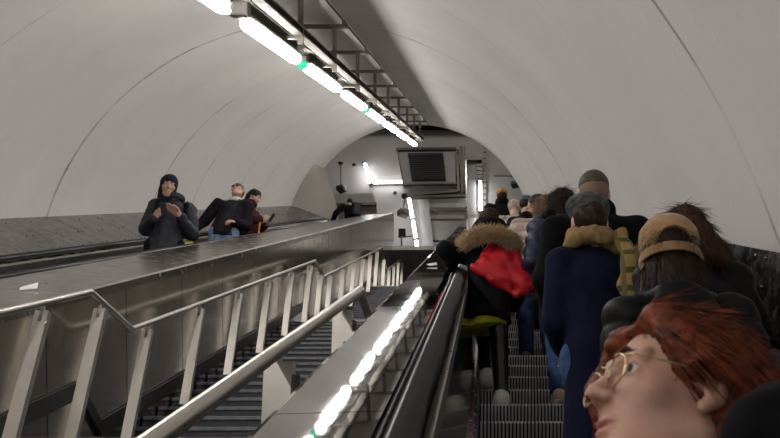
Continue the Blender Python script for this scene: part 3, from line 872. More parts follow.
# ================================================================== ORGANIC SHAPES: distance fields -> one smooth surface each
F32 = np.float32
def _hash(ix, iy, iz, s):
    h = np.sin(ix*127.1+iy*311.7+iz*74.7+s*53.3)*43758.5453
    return h-np.floor(h)
def vnoise(x, y, z, s=0):
    ix, iy, iz = np.floor(x), np.floor(y), np.floor(z)
    fx, fy, fz = x-ix, y-iy, z-iz
    fx, fy, fz = [f*f*(3-2*f) for f in (fx, fy, fz)]
    r = 0
    for a in (0, 1):
        for b in (0, 1):
            for c in (0, 1):
                r = r+_hash(ix+a, iy+b, iz+c, s)*(fx if a else 1-fx)*(fy if b else 1-fy)*(fz if c else 1-fz)
    return r*2-1
class Field:
    def __init__(s, lo, hi, h):
        s.lo = np.array(lo, float); s.h = h
        s.n = np.maximum(3, np.ceil((np.array(hi, float)-s.lo)/h).astype(int)+1)
        s.ax = [(s.lo[i]+h*np.arange(s.n[i])).astype(F32) for i in range(3)]
        s.F = np.full(s.n, 1.0, F32)
    def sub(s, lo, hi, m):
        sl = []
        for i in range(3):
            a = int(max(0, math.floor((lo[i]-m-s.lo[i])/s.h))); b = int(min(s.n[i], math.ceil((hi[i]+m-s.lo[i])/s.h)+1))
            if b <= a: return None, None
            sl.append(slice(a, b))
        X = s.ax[0][sl[0]][:, None, None]; Y = s.ax[1][sl[1]][None, :, None]; Z = s.ax[2][sl[2]][None, None, :]
        return tuple(sl), (X, Y, Z)
    def _join(s, sl, d, k, mode):
        A = s.F[sl]
        if mode < 0: A = -A
        if k > 0:
            h = np.clip(.5+.5*(A-d)/k, 0, 1)
            r = A*(1-h)+d*h-k*h*(1-h)
        else: r = np.minimum(A, d)
        s.F[sl] = -r if mode < 0 else r
    def cap(s, a, b, ra, rb=None, k=.02, sy=1.0, mode=1):
        rb = ra if rb is None else rb
        a = np.array(a, float); b = np.array(b, float); R_ = max(ra, rb)
        lo = np.minimum(a, b)-R_*max(1, sy, 1); hi = np.maximum(a, b)+R_*max(1, sy)
        sl, g = s.sub(lo, hi, k+3*s.h)
        if sl is None: return s
        X, Y, Z = g
        d = b-a; L = float((d*d).sum())+1e-9
        px, py, pz = X-a[0], Y-a[1], Z-a[2]
        t = np.clip((px*d[0]+py*d[1]+pz*d[2])/L, 0, 1)
        D = np.sqrt((px-t*d[0])**2+((py-t*d[1])/sy)**2+(pz-t*d[2])**2)-(ra+(rb-ra)*t)
        s._join(sl, (D*min(1, sy)).astype(F32), k, mode); return s
    def ell(s, c, r, k=.02, rot=None, mode=1):
        c = np.array(c, float); r = np.array(r, float); q = float(r.max())
        sl, g = s.sub(c-q, c+q, k+3*s.h)
        if sl is None: return s
        X, Y, Z = g[0]-c[0], g[1]-c[1], g[2]-c[2]
        if rot is not None:
            m = np.array(rot.to_3x3().transposed()) if hasattr(rot, 'to_3x3') else rot
            X, Y, Z = m[0][0]*X+m[0][1]*Y+m[0][2]*Z, m[1][0]*X+m[1][1]*Y+m[1][2]*Z, m[2][0]*X+m[2][1]*Y+m[2][2]*Z
        k0 = np.sqrt((X/r[0])**2+(Y/r[1])**2+(Z/r[2])**2)+1e-6
        k1 = np.sqrt((X/r[0]**2)**2+(Y/r[1]**2)**2+(Z/r[2]**2)**2)+1e-6
        s._join(sl, (k0*(k0-1)/k1).astype(F32), k, mode); return s
    def rbox(s, c, hsz, r=.02, k=.01, rot=None, mode=1):
        c = np.array(c, float); q = float(np.linalg.norm(hsz))+r
        sl, g = s.sub(c-q, c+q, k+3*s.h)
        if sl is None: return s
        X, Y, Z = g[0]-c[0], g[1]-c[1], g[2]-c[2]
        if rot is not None:
            m = np.array(rot.to_3x3().transposed())
            X, Y, Z = m[0][0]*X+m[0][1]*Y+m[0][2]*Z, m[1][0]*X+m[1][1]*Y+m[1][2]*Z, m[2][0]*X+m[2][1]*Y+m[2][2]*Z
        X, Y, Z = np.abs(X)-hsz[0]+r, np.abs(Y)-hsz[1]+r, np.abs(Z)-hsz[2]+r
        D = np.sqrt(np.maximum(X, 0)**2+np.maximum(Y, 0)**2+np.maximum(Z, 0)**2)+np.minimum(np.maximum(X, np.maximum(Y, Z)), 0)-r
        s._join(sl, D.astype(F32), k, mode); return s
    def ring(s, c, rx, ry, r, k=.01, rot=None, mode=1, rz=None):
        c = np.array(c, float); q = max(rx, ry)+r*2
        sl, g = s.sub(c-q, c+q, k+3*s.h)
        if sl is None: return s
        X, Y, Z = g[0]-c[0], g[1]-c[1], g[2]-c[2]
        if rot is not None:
            m = np.array(rot.to_3x3().transposed())
            X, Y, Z = m[0][0]*X+m[0][1]*Y+m[0][2]*Z, m[1][0]*X+m[1][1]*Y+m[1][2]*Z, m[2][0]*X+m[2][1]*Y+m[2][2]*Z
        e = np.sqrt((X/rx)**2+(Y/ry)**2); D = np.sqrt(((e-1)*min(rx, ry))**2+(Z*(r/(rz or r)))**2)-r
        s._join(sl, D.astype(F32), k, mode); return s
    def cut(s, p, n, k=0.0):
        """keep the side that n points away from"""
        n = np.array(n, float); n = n/np.linalg.norm(n)
        X, Y, Z = s.ax[0][:, None, None], s.ax[1][None, :, None], s.ax[2][None, None, :]
        d = ((X-p[0])*n[0]+(Y-p[1])*n[1]+(Z-p[2])*n[2]).astype(F32)
        s.F = np.maximum(s.F, d); return s
    def warp(s, fn, band=.06):
        I = np.nonzero(np.abs(s.F) < band)
        if len(I[0]): s.F[I] += fn(s.ax[0][I[0]], s.ax[1][I[1]], s.ax[2][I[2]]).astype(F32)
        return s
    def mesh(s, name):
        F = np.pad(s.F, 1, constant_values=1.0); lo = s.lo-s.h
        ins = F < 0
        n = np.array(F.shape)
        c8 = [ins[i:n[0]-1+i, j:n[1]-1+j, k:n[2]-1+k] for i in (0, 1) for j in (0, 1) for k in (0, 1)]
        tot = sum(c.astype(np.int8) for c in c8)
        act = (tot > 0) & (tot < 8)
        I = np.argwhere(act); idx = -np.ones(act.shape, np.int64); idx[act] = np.arange(len(I))
        acc = np.zeros((len(I), 3)); cnt = np.zeros(len(I))
        cor = [(i, j, k) for i in (0, 1) for j in (0, 1) for k in (0, 1)]
        val = {c: F[I[:, 0]+c[0], I[:, 1]+c[1], I[:, 2]+c[2]] for c in cor}
        for c in cor:
            for a in range(3):
                if c[a] == 0:
                    e = list(c); e[a] = 1; e = tuple(e)
                    v0, v1 = val[c], val[e]; cr_ = (v0 < 0) != (v1 < 0)
                    t = np.where(cr_, v0/np.where(cr_, v0-v1, 1), 0)
                    p = np.tile(np.array(c, float), (len(I), 1)); p[:, a] = t
                    acc[cr_] += p[cr_]; cnt[cr_] += 1
        V = lo+s.h*(I+acc/np.maximum(cnt, 1)[:, None])
        Q = []
        for a in range(3):
            b, c = (a+1) % 3, (a+2) % 3
            A0 = [slice(None)]*3; A0[a] = slice(0, -1); A1 = [slice(None)]*3; A1[a] = slice(1, None)
            s0, s1 = ins[tuple(A0)], ins[tuple(A1)]
            E = np.argwhere(s0 != s1)
            E = E[(E[:, b] > 0) & (E[:, c] > 0) & (E[:, b] < n[b]-1) & (E[:, c] < n[c]-1)]
            if not len(E): continue
            def g(db, dc):
                q = E.copy(); q[:, b] -= db; q[:, c] -= dc; return idx[q[:, 0], q[:, 1], q[:, 2]]
            q = np.stack([g(1, 1), g(0, 1), g(0, 0), g(1, 0)], 1)
            fl = ~s0[E[:, 0], E[:, 1], E[:, 2]]
            q[fl] = q[fl][:, ::-1]; Q.append(q)
        Q = np.concatenate(Q)
        me = bpy.data.meshes.new(name)
        me.vertices.add(len(V)); me.vertices.foreach_set('co', V.astype(F32).ravel())
        me.loops.add(len(Q)*4); me.loops.foreach_set('vertex_index', Q.ravel().astype(np.int32))
        me.polygons.add(len(Q)); me.polygons.foreach_set('loop_start', np.arange(0, len(Q)*4, 4, dtype=np.int32))
        me.polygons.foreach_set('loop_total', np.full(len(Q), 4, np.int32))
        me.polygons.foreach_set('use_smooth', np.ones(len(Q), bool))
        me.update(); me.validate()
        return me
    def build(s, name, mat, parent=None, loc=None, rot=None):
        return link(name, s.mesh(name), mat, parent, True, loc, rot)

def strands(me, n, flow, length, r0=.0012, seg=4, lift=.25, droop=0.0, seed=1, keep=None, jit=.25, name='hair'):
    """thin tapered strands growing from the surface of a mesh, joined to that mesh's own data"""
    rg = np.random.default_rng(seed)
    nv = len(me.vertices); co_ = np.empty(nv*3, F32); me.vertices.foreach_get('co', co_); co_ = co_.reshape(-1, 3)
    no = np.empty(nv*3, F32); me.vertices.foreach_get('normal', no); no = no.reshape(-1, 3)
    cand = np.arange(nv)
    if keep is not None: cand = cand[keep(co_)]
    ids = rg.choice(cand, n)
    P = co_[ids]+rg.normal(0, .002, (n, 3)); N = no[ids]
    Lk = length*rg.uniform(.6, 1.2, n)
    V = []; ringN = 3
    pos = P.copy()-N*.002
    rings = []
    for k in range(seg+1):
        D = flow(pos); D = D-N*(D*N).sum(1, keepdims=True)*(.9 if k < seg else .6)
        D = D/(np.linalg.norm(D, axis=1, keepdims=True)+1e-6)
        if k == 0: J = rg.normal(0, jit, (n, 3))
        T = D+J+N*lift*(1-.6*k/seg)+np.array([0, 0, -droop*k/seg])
        T = T/(np.linalg.norm(T, axis=1, keepdims=True)+1e-6)
        A = np.cross(T, N+.01); A /= (np.linalg.norm(A, axis=1, keepdims=True)+1e-6); B = np.cross(T, A)
        r = r0*(1-k/seg)**.6+.0001
        rings.append(np.stack([pos+r*(A*math.cos(2*PI*j/3)+B*math.sin(2*PI*j/3)) for j in range(3)], 1))
        pos = pos+T*(Lk/seg)[:, None]
    Vn = np.stack(rings, 1).reshape(-1, 3)          # n, seg+1, 3
    fs = []
    base = (np.arange(n)*(seg+1)*3)[:, None]
    q = []
    for k in range(seg):
        for j in range(3):
            j2 = (j+1) % 3
            q.append([k*3+j, k*3+j2, (k+1)*3+j2, (k+1)*3+j])
    q = np.array(q)
    Qn = (base[:, :, None]+q[None]).reshape(-1, 4)
    npoly = len(me.polygons); old = np.empty(npoly*4, np.int32); me.loops.foreach_get('vertex_index', old)
    V = np.concatenate([co_, Vn]); Q = np.concatenate([old.reshape(-1, 4), Qn+nv])
    m2 = bpy.data.meshes.new(name)
    m2.vertices.add(len(V)); m2.vertices.foreach_set('co', V.astype(F32).ravel())
    m2.loops.add(len(Q)*4); m2.loops.foreach_set('vertex_index', Q.ravel().astype(np.int32))
    m2.polygons.add(len(Q)); m2.polygons.foreach_set('loop_start', np.arange(0, len(Q)*4, 4, dtype=np.int32))
    m2.polygons.foreach_set('loop_total', np.full(len(Q), 4, np.int32))
    m2.polygons.foreach_set('use_smooth', np.ones(len(Q), bool)); m2.update()
    return m2

# ---- wrinkles
def folds(amp=.008, sc=7, s=1, vert=.35):
    return lambda x, y, z: amp*vnoise(x*sc*1.3+vnoise(x*4, y*4, z*4, s)*.8, y*sc*1.3, z*sc*vert+vnoise(x*5, y*5, z*3, s+3)*.6, s)+amp*.4*vnoise(x*24, y*24, z*10, s+5)
def creases(amp=.010, sc=9, s=1):
    return lambda x, y, z: amp*(1-2*np.abs(vnoise(x*sc+.8*vnoise(x*5, y*5, z*5, s+9), y*sc, z*sc*.9+x*3, s)))+amp*.5*vnoise(x*21, y*21, z*21, s+4)
def quilt(amp=.012, pitch=.085, s=2):
    return lambda x, y, z: amp*(1-1.6*np.abs(np.sin(PI*(z+.012*vnoise(x*7, y*7, z*4, s))/pitch))**.55)+.006*vnoise(x*18, y*18, z*26, s+1)
def knit(amp=.004, n=60):
    return lambda x, y, z: amp*np.sin(np.arctan2(y, x)*n)

# ------------------------------------------------------------------ the human figure
class Person:
    """figure at scale S (1 = 1.70 m); local frame: x right, y forward, z up, origin on the ground"""
    def __init__(p, label, loc, rz, H, res=.009, **kw):
        p.S = H/1.70; p.res = res
        p.root = thing('person', label, 'person', loc, (0, 0, rz), kw.get('group'))
        g = kw.get
        p.lean = g('lean', 0.0); p.side = g('side', 0.0)
        J = {}
        def T(x, y, z):            # torso lean
            k = max(0, z-.95)
            return np.array([x+p.side*k, y+p.lean*k, z-.25*(p.lean**2+p.side**2)*k])
        J['pel'] = T(0, 0, .93); J['waist'] = T(0, .0, 1.08); J['chest'] = T(0, -.01, 1.25); J['neck'] = T(0, -.015, 1.43)
        ho = g('head_off', (0, 0, 0))
        J['head'] = T(0, .02, 1.575)+np.array(ho)
        p.hrot = Matrix.Rotation(g('yaw', 0), 4, 'Z') @ Matrix.Rotation(g('roll', 0), 4, 'Y') @ Matrix.Rotation(-g('pitch', 0), 4, 'X')
        tw = g('twist', 0)
        for s, n in ((-1, 'L'), (1, 'R')):
            c, sn = math.cos(tw), math.sin(tw)
            J['sh'+n] = T(s*g('shw', .185)*c, s*g('shw', .185)*sn-.01, 1.355)
            J['hip'+n] = np.array([s*.09, 0, .90]); J['knee'+n] = np.array([s*.095, .02, .48]); J['ank'+n] = np.array([s*.10, -.02, .085])
            J['el'+n] = J['sh'+n]+np.array([s*.06, -.02, -.28]); J['wr'+n] = J['el'+n]+np.array([-s*.04, .19, -.10])
        for k, v in g('J', {}).items(): J[k] = np.array(v, float)
        if 'headw' in kw:          # put the head where it belongs, the feet under it
            o = Matrix.Rotation(rz, 3, 'Z') @ Vector(J['head']*p.S); w_ = kw['headw']
            p.root.location.x = w_[0]-o.x; p.root.location.y = w_[1]-o.y
        p.J = J; p.toe = g('toe', {})
        p.hands = g('hands', {})
        p.hs = g('hs', 1.0)
    def hp(p, v):
        """head-local point -> person-local (unit scale)"""
        return p.J['head']+np.array(p.hrot.to_3x3() @ Vector(v))*p.hs
    def field(p, lo, hi, h=None): return SF(p, lo, hi, h or p.res)
    def arm(p, F, infl=0.0, k=.03, hand=True):
        J = p.J
        for n in 'LR':
            F.cap(J['sh'+n], J['el'+n], .052+infl, .042+infl, k); F.cap(J['el'+n], J['wr'+n], .042+infl, .028+infl, k*.7)
    def hand(p, F, n):
        J = p.J; cfg = p.hands.get(n, {})
        w = J['wr'+n]; d = np.array(cfg.get('dir', w-J['el'+n]), float); d /= np.linalg.norm(d)
        pn = np.array(cfg.get('palm', (0, 1, 0)), float); pn -= d*(pn@d); pn /= np.linalg.norm(pn)    # palm normal
        sd = np.cross(d, pn)
        if 'thumb' in cfg:
            th = np.array(cfg['thumb'], float)
            if sd@th < 0: sd = -sd
        elif (n == 'R') != (sd[0] < 0): sd = -sd
        curl = cfg.get('curl', .5)
        F.cap(w-d*.03, w+d*.02, .026, .026, .012)
        for i in range(4):
            o = sd*(.027-.018*i)
            a = w+d*.015+o*.7; b = w+d*(.085-.004*abs(i-1))+o
            F.cap(a, b, .014, .0115, .010)
            L = (.042, .047, .044, .034)[i]; q = b; ang = 0
            for j in range(3):
                ang += curl*(.55, .75, .6)[j]
                dd = d*math.cos(ang)+pn*math.sin(ang)
                e = q+dd*L*(1, .62, .5)[j]
                F.cap(q, e, .0100-.0008*j, .0092-.0008*j, .003); q = e
        a = w+d*.025+sd*.022; b = a+d*.035+sd*.026+pn*.014; c = b+d*.030+sd*.006+pn*.018; e = c+d*.024+pn*.012
        F.cap(a, b, .015, .012, .010); F.cap(b, c, .0115, .0105, .004); F.cap(c, e, .0105, .009, .004)
    def head(p, F, fine=False):
        """skull, face, ears; F in person units"""
        h = p.hp; s = p.hs; R3 = p.hrot
        k = .02
        F.ell(h((0, -.015, .035)), np.array((.075, .097, .082))*s, .01, R3)
        F.ell(h((0, .03, -.028)), np.array((.060, .064, .085))*s, .03, R3)
        F.cap(h((0, .062, -.092)), h((0, .058, -.088)), .024*s, .024*s, .03)
        for e in (-1, 1):
            F.cap(h((e*.052, -.005, -.055)), h((e*.020, .062, -.092)), .020*s, .018*s, .025)
            F.ell(h((e*.040, .060, -.018)), np.array((.024, .022, .020))*s, .02, R3)
            F.cap(h((e*.012, .088, .026)), h((e*.044, .074, .030)), .010*s, .009*s, .012)
            F.ell(h((e*.031, .098, .010)), np.array((.017, .014, .012))*s, .012, R3, mode=-1)
            F.ell(h((e*.031, .0745, .010)), np.array((.0150, .0142, .0140))*s, .004, R3)
            if fine: F.ell(h((e*.031, .086, .0095)), np.array((.0142, .016, .0066))*s, .002, R3, mode=-1)
            # ear
            F.ell(h((e*.078, -.012, .004)), np.array((.010, .019, .032))*s, .006, R3 @ Matrix.Rotation(e*-.35, 4, 'Z') @ Matrix.Rotation(.2, 4, 'X'))
            F.ell(h((e*.090, -.004, .006)), np.array((.010, .010, .018))*s, .004, R3 @ Matrix.Rotation(.2, 4, 'X'), mode=-1)
            F.ell(h((e*.077, .002, -.026)), np.array((.008, .010, .009))*s, .006, R3)
            # nostril wings
            F.ell(h((e*.011, .098, -.026)), np.array((.0085, .010, .0075))*s, .006, R3)
        F.cap(h((0, .086, .018)), h((0, .111, -.018)), .0070*s, .0082*s, .012)
        F.ell(h((0, .112, -.022)), np.array((.0095, .0090, .0085))*s, .006, R3)
        F.ell(h((0, .088, -.056)), np.array((.023, .012, .0065))*s, .006, R3)
        F.ell(h((0, .087, -.069)), np.array((.020, .012, .0075))*s, .006, R3)
        F.cap(h((-.022, .094, -.0625)), h((.022, .094, -.0625)), .0028*s, .0028*s, .004, mode=-1)
    def body(p, mat, hi_head=False, hands='', legs=True, name='body', mats=None, assign=None):
        J = p.J; P = np.array([v for v in J.values()]); lo = P.min(0)-.22; hi = P.max(0)+.22; lo[2] = -.02; hi[2] = max(hi[2], J['head'][2]+.16)
        F = p.field(lo, hi)
        p.head(F, hi_head)
        F.cap(p.hp((0, -.025, -.05)), J['neck'], .050, .056, .03)
        F.cap(J['neck'], J['chest'], .055, .118, .04, .72); F.cap(J['chest'], J['waist'], .118, .105, .04, .75); F.cap(J['waist'], J['pel'], .105, .125, .04, .8)
        F.cap(J['shL'], J['shR'], .042, .042, .04)
        p.arm(F, 0)
        for n in 'LR':
            p.hand(F, n)
            F.cap(J['hip'+n], J['knee'+n], .075, .050, .04); F.cap(J['knee'+n], J['ank'+n], .052, .034, .03)
            t = p.toe.get(n, (0, .16, -.055)); F.cap(J['ank'+n]-np.array((0, .02, .03)), J['ank'+n]+np.array(t), .032, .024, .02)
        o = F.build(name, mats or mat, p.root)
        if assign:
            me = o.data; n = len(me.polygons); c = np.empty(n*3, F32); me.polygons.foreach_get('center', c); c = c.reshape(-1, 3)/p.S
            inv = np.array(p.hrot.to_3x3().transposed()); c = (c-p.J['head'])@inv.T/p.hs
            me.polygons.foreach_set('material_index', assign(c).astype(np.int32)); me.update()
        return o
    def top(p, name, mat, hem=.80, infl=.03, wrinkle=None, sl=.02, cuff=None, flare=.02, collar=.0, res=None, flat=.78, neck_in=True, hollow=True, pel=None, shoulder=.0):
        """coat / jacket: torso and sleeves in one garment, open at neck, cuffs and hem"""
        J = p.J; P = np.array([J[k] for k in ('shL', 'shR', 'elL', 'elR', 'wrL', 'wrR', 'pel', 'neck')]); lo = P.min(0)-.30; hi = P.max(0)+.20
        lo[2] = min(hem-.05, P[:, 2].min()-.12)
        F = p.field(lo, hi, res)
        I = infl*.62
        F.cap(J['neck']-np.array((0, 0, .035)), J['chest'], .070+I*.6, .130+I, .04, flat); F.cap(J['chest'], J['waist'], .130+I, .122+I, .04, flat)
        F.cap(J['waist'], J['pel'], .122+I, .140+I, .04, flat+.05)
        b = np.array(J['pel']); b[2] = hem-.12
        if hem < J['pel'][2]-.02: F.cap(J['pel'], b, .140+I, .140+I+flare, .04, flat+.05)
        F.cap(J['shL'], J['shR'], .046+infl*.45+shoulder, .046+infl*.45+shoulder, .045)
        if wrinkle is None: wrinkle = folds()
        F.cut((0, 0, hem), (0, 0, -1))
        for n in 'LR':
            F.cap(J['sh'+n], J['el'+n], .050+sl*.55+infl*.28, .042+sl*.5+infl*.26, .03)
            d = J['wr'+n]-J['el'+n]; e = J['el'+n]+d*(cuff or .97)
            F.cap(J['el'+n], e, .043+sl*.5+infl*.26, .034+sl*.45+infl*.2, .02)
        F.warp(wrinkle)
        for n in 'LR':                                   # clean cuffs
            d = J['wr'+n]-J['el'+n]; d = d/np.linalg.norm(d); e = J['el'+n]+(J['wr'+n]-J['el'+n])*(cuff or .97)
            F.ell(e+d*.085, (.085, .085, .085), 0, None, -1) if False else None
        if collar:
            F.ring(J['neck']+np.array((0, .005, .035)), .068+infl*.5, .070+infl*.5, .018, .015, None, 1, collar)
        return F.build(name, mat, p.root)
    def trousers(p, name, mat, infl=.018, wrinkle=None, hem=.05, res=None, waist=True, k=.03):
        J = p.J; P = np.array([J[q+n] for q in ('hip', 'knee', 'ank') for n in 'LR']); lo = P.min(0)-.22; hi = P.max(0)+.22; hi[2] = 1.06
        F = p.field(lo, hi, res)
        for n in 'LR':
            F.cap(J['hip'+n], J['knee'+n], .080+infl, .055+infl, .03); F.cap(J['knee'+n], J['ank'+n]+np.array((0, 0, hem)), .056+infl, .042+infl, .02)
        F.cap(J['hipL'], J['hipR'], .105, .105, .04, .95); F.cap(J['pel'], J['waist']*.5+J['pel']*.5, .13+infl*.3, .12+infl*.3, .03, .85)
        F.warp(wrinkle or folds(.006, 9, 5, 1.2), .05)
        return F.build(name, mat, p.root)
    def shoes(p, mat, sole=None, infl=0.0):
        out = []
        for n in 'LR':
            a = p.J['ank'+n]; t = np.array(p.toe.get(n, (0, .16, -.055)), float); u = t/np.linalg.norm(t)
            lo = np.minimum(a, a+t)-.12; hi = np.maximum(a, a+t)+.12
            F = p.field(lo, hi, .007)
            hl = a-u*.045+np.array((0, 0, -.035))
            F.cap(hl, a+t*.95, .040+infl, .034+infl, .02); F.cap(a+t*.4, a+t*.85+np.array((0, 0, .004)), .040+infl, .036+infl, .02)
            F.cap(a+np.array((0, -.01, .025)), hl, .046+infl, .042+infl, .03)
            F.warp(folds(.003, 14, 7), .03)
            s = F.build('shoe', mat, p.root)
            if sole:
                G = p.field(lo, hi, .007); dn = np.array((0, 0, -.032))
                G.cap(hl+dn*.75, a+t*.97+dn*.6, .042+infl, .040+infl, .01); G.cap(a+t*.4+dn*.6, a+t*.8+dn*.6, .045+infl, .044+infl, .01)
                G.cut(tuple(hl+dn*.35), np.cross((1, 0, 0), u)); G.cut(tuple(hl+dn*1.35), -np.cross((1, 0, 0), u))
                G.build('sole', sole, s)
            out.append(s)
        return out
    def hair(p, name, mat, parts, wrinkle=None, res=None, cuts=(), minus=()):
        """parts: list of (kind, args) in head-local units"""
        c = p.J['head']; lo = c-.35; hi = c+.25; lo[2] -= .15
        F = p.field(lo, hi, res or .006)
        for kd, a in parts:
            if kd == 'e': F.ell(p.hp(a[0]), np.array(a[1])*p.hs, a[2] if len(a) > 2 else .02, p.hrot)
            else: F.cap(p.hp(a[0]), p.hp(a[1]), a[2]*p.hs, a[3]*p.hs, a[4] if len(a) > 4 else .02)
        for kd, a in minus:
            if kd == 'e': F.ell(p.hp(a[0]), np.array(a[1])*p.hs, a[2] if len(a) > 2 else .01, p.hrot, -1)
            else: F.cap(p.hp(a[0]), p.hp(a[1]), a[2]*p.hs, a[3]*p.hs, .01, mode=-1)
        for q, n in cuts: F.cut(p.hp(q), np.array(p.hrot.to_3x3() @ Vector(n)))
        if wrinkle:
            hd = p.J['head']; F.warp(lambda x, y, z: wrinkle(x-hd[0], y-hd[1], z-hd[2]))
        return F.build(name, mat, p.root)
    def eyes(p, iris, white):
        for e in (-1, 1):
            mb = MB(); c = p.hp((e*.031, .0745, .010)); mb.sphere(c*p.S, .0118*p.S*p.hs, 14, 10); o = mb.build('eye', white, p.root)
            mb = MB(); q = p.hp((e*.031-.002, .0822, .010)); mb.sphere(q*p.S, .0060*p.S*p.hs, 12, 8); mb.build('iris', iris, o)
    def brows(p, mat, r=.004):
        for e in (-1, 1):
            c = p.J['head']; F = p.field(c-.16, c+.16, .004)
            F.cap(p.hp((e*.014, .097, .030)), p.hp((e*.030, .093, .036)), r*1.1, r, .004); F.cap(p.hp((e*.030, .093, .036)), p.hp((e*.050, .074, .031)), r, r*.5, .004)
            F.build('eyebrow', mat, p.root)
class SF(Field):
    """field in unit-person coordinates that builds its mesh at the person's scale"""
    def __init__(s, p, lo, hi, h): Field.__init__(s, lo, hi, h); s.p = p
    def mesh(s, name):
        me = Field.mesh(s, name); S = s.p.S
        n = len(me.vertices); c = np.empty(n*3, F32); me.vertices.foreach_get('co', c); me.vertices.foreach_set('co', c*F32(S)); me.update()
        return me

# ------------------------------------------------------------------ placing people
def tread_of(y_world):
    """escalator tread (right) under world y (relative to the eye)"""
    y0, z0 = STEP_T0*math.cos(INC)-RW*math.sin(INC), STEP_T0*math.sin(INC)+RW*math.cos(INC)
    k = math.floor((y_world-y0)/.4+1e-6)
    return y0+k*.4, z0+k*.4*math.tan(INC), k
def stand(px, py, t):
    """(ground point, stature, head centre) of someone whose head centre is seen at a pixel at slope distance t"""
    q = at_t(px, py, t); wp = W(*q); y0, z0, k = tread_of(wp.y)
    g = Vector((wp.x, wp.y, EYE.z+z0-.002)); S = (wp.z-g.z)/1.575
    return g, S*1.70, wp
# ================================================================== PEOPLE
def skinmat(name, c, red=.0):
    m, nt, b = newmat(name)
    v = coords(nt)
    n1 = noise(nt, v, 18, 4, .6); n2 = noise(nt, v, 140, 3, .6)
    col = mix(nt, ramp(nt, n1, [(.35, 0.0), (.7, 1.0)]), c, (c[0]*.93, c[1]*.80, c[2]*.76))
    col = mix(nt, ramp(nt, n2, [(.5, 0.0), (.75, .25)]), col, (c[0]*.85, c[1]*.70, c[2]*.65))
    nt.links.new(col, b.inputs['Base Color']); b.inputs['Roughness'].default_value = .48
    b.inputs['Subsurface Weight'].default_value = .12; b.inputs['Subsurface Radius'].default_value = (.012, .005, .003)
    b.inputs['Specular IOR Level'].default_value = .4
    bump(nt, b, n2, .12, .002)
    return m
SK = skinmat('skin', (.52, .335, .255)); SK2 = skinmat('skin_pale', (.60, .40, .315)); SK3 = skinmat('skin_olive', (.42, .265, .19))
SKK = skinmat('skin_warm', (.47, .285, .215)); LIP = simple('lips', (.40, .17, .145), .42, 0, .5, .15, 60)
HB = hairmat('dark_brown_hair', (.010, .007, .006), (.045, .028, .019))
HD = hairmat('black_hair', (.006, .005, .005), (.022, .017, .015))
HG = hairmat('grey_brown_hair', (.035, .028, .022), (.115, .095, .075), (160, 160, 50))
HBL = hairmat('light_brown_hair', (.12, .075, .040), (.33, .22, .125))
HRC = hairmat('red_brown_hair', (.028, .012, .008), (.11, .045, .024))
HK = hairmat('auburn_hair', (.036, .009, .005), (.24, .056, .022), (55, 55, 55), .38)
FUR = hairmat('tan_fur', (.38, .26, .14), (.90, .72, .48), (90, 90, 90), .6)
BLK = cloth('black_wool', (.0045, .0045, .005)); BLK2 = cloth('black_coat_cloth', (.006, .0055, .006), .7, 120, .15)
PUF = simple('black_puffer_nylon', (.006, .006, .007), .5, 0, .2, .2, 20, .15, 90)
PUFN = simple('navy_puffer_nylon', (.012, .018, .045), .5, 0, .5, .25, 20, .15, 90)
LEA = simple('black_coated_jacket', (.006, .006, .0065), .5, 0, .14, .25, 16, .25, 70)
NAVY = cloth('navy_wool', (.0065, .0085, .024)); CHAR = simple('charcoal_blue_jacket', (.024, .025, .034), .6, 0, .2, .2, 18, .2, 100)
JEAN = cloth('blue_denim', (.045, .085, .19), .85, 400, .2, .35); JEAND = cloth('dark_denim', (.020, .032, .075), .85, 400, .2, .35); JEANL = cloth('light_denim', (.16, .25, .38), .85, 400, .2, .35)
DKT = cloth('dark_trousers', (.006, .006, .008)); LEG = simple('glossy_leggings', (.012, .012, .013), .22, 0, .5, .1, 10, .06, 60)
RED = simple('red_nylon', (.52, .012, .022), .45, 0, .4, .12, 14, .2, 90)
LIME = cloth('lime_knit', (.42, .42, .03)); WSH = simple('white_sneaker', (.90, .86, .80), .55, 0, .4, .2, 25); WSO = simple('white_sole', (.86, .84, .80), .6)
BSH = simple('black_shoe', (.016, .015, .015), .4)
BEIGESH = simple('beige_shoe', (.52, .40, .30), .6)
MUST = cloth('mustard_scarf', (.24, .16, .072), .95, 160, .6, .35); GKN = cloth('grey_knit', (.11, .11, .115), .95, 150, .8, .5)
CAMEL = cloth('camel_felt', (.34, .205, .095), .95, 200, .7, .3, .4); ORNG = cloth('orange_knit', (.46, .20, .03), .95, 120, .8, .3)
CREAM = cloth('cream_teddy', (.50, .42, .33), .95, 90, 1.0, .25); PINK = simple('pale_pink_puffer', (.50, .385, .33), .55, 0, .4, .12, 18, .15, 90)
CAPB = cloth('grey_blue_cap', (.12, .13, .17)); SLATE = cloth('slate_hood', (.013, .019, .030), .9, 160, .5); BURG = cloth('burgundy_coat', (.055, .014, .022))
SHIRT = cloth('dark_grey_shirt', (.022, .022, .024)); WHITE = cloth('white_collar', (.65, .63, .60)); DKJ = cloth('dark_plum_jacket', (.016, .012, .018))
EYEW = simple('eye_white', (.72, .69, .66), .15, 0, .5, .05); IRIS = simple('dark_iris', (.03, .018, .012), .08)
GOLD = steel('gold_wire', (.78, .58, .34), .25, 0); DKG = simple('dark_lens', (.01, .009, .008), .08)
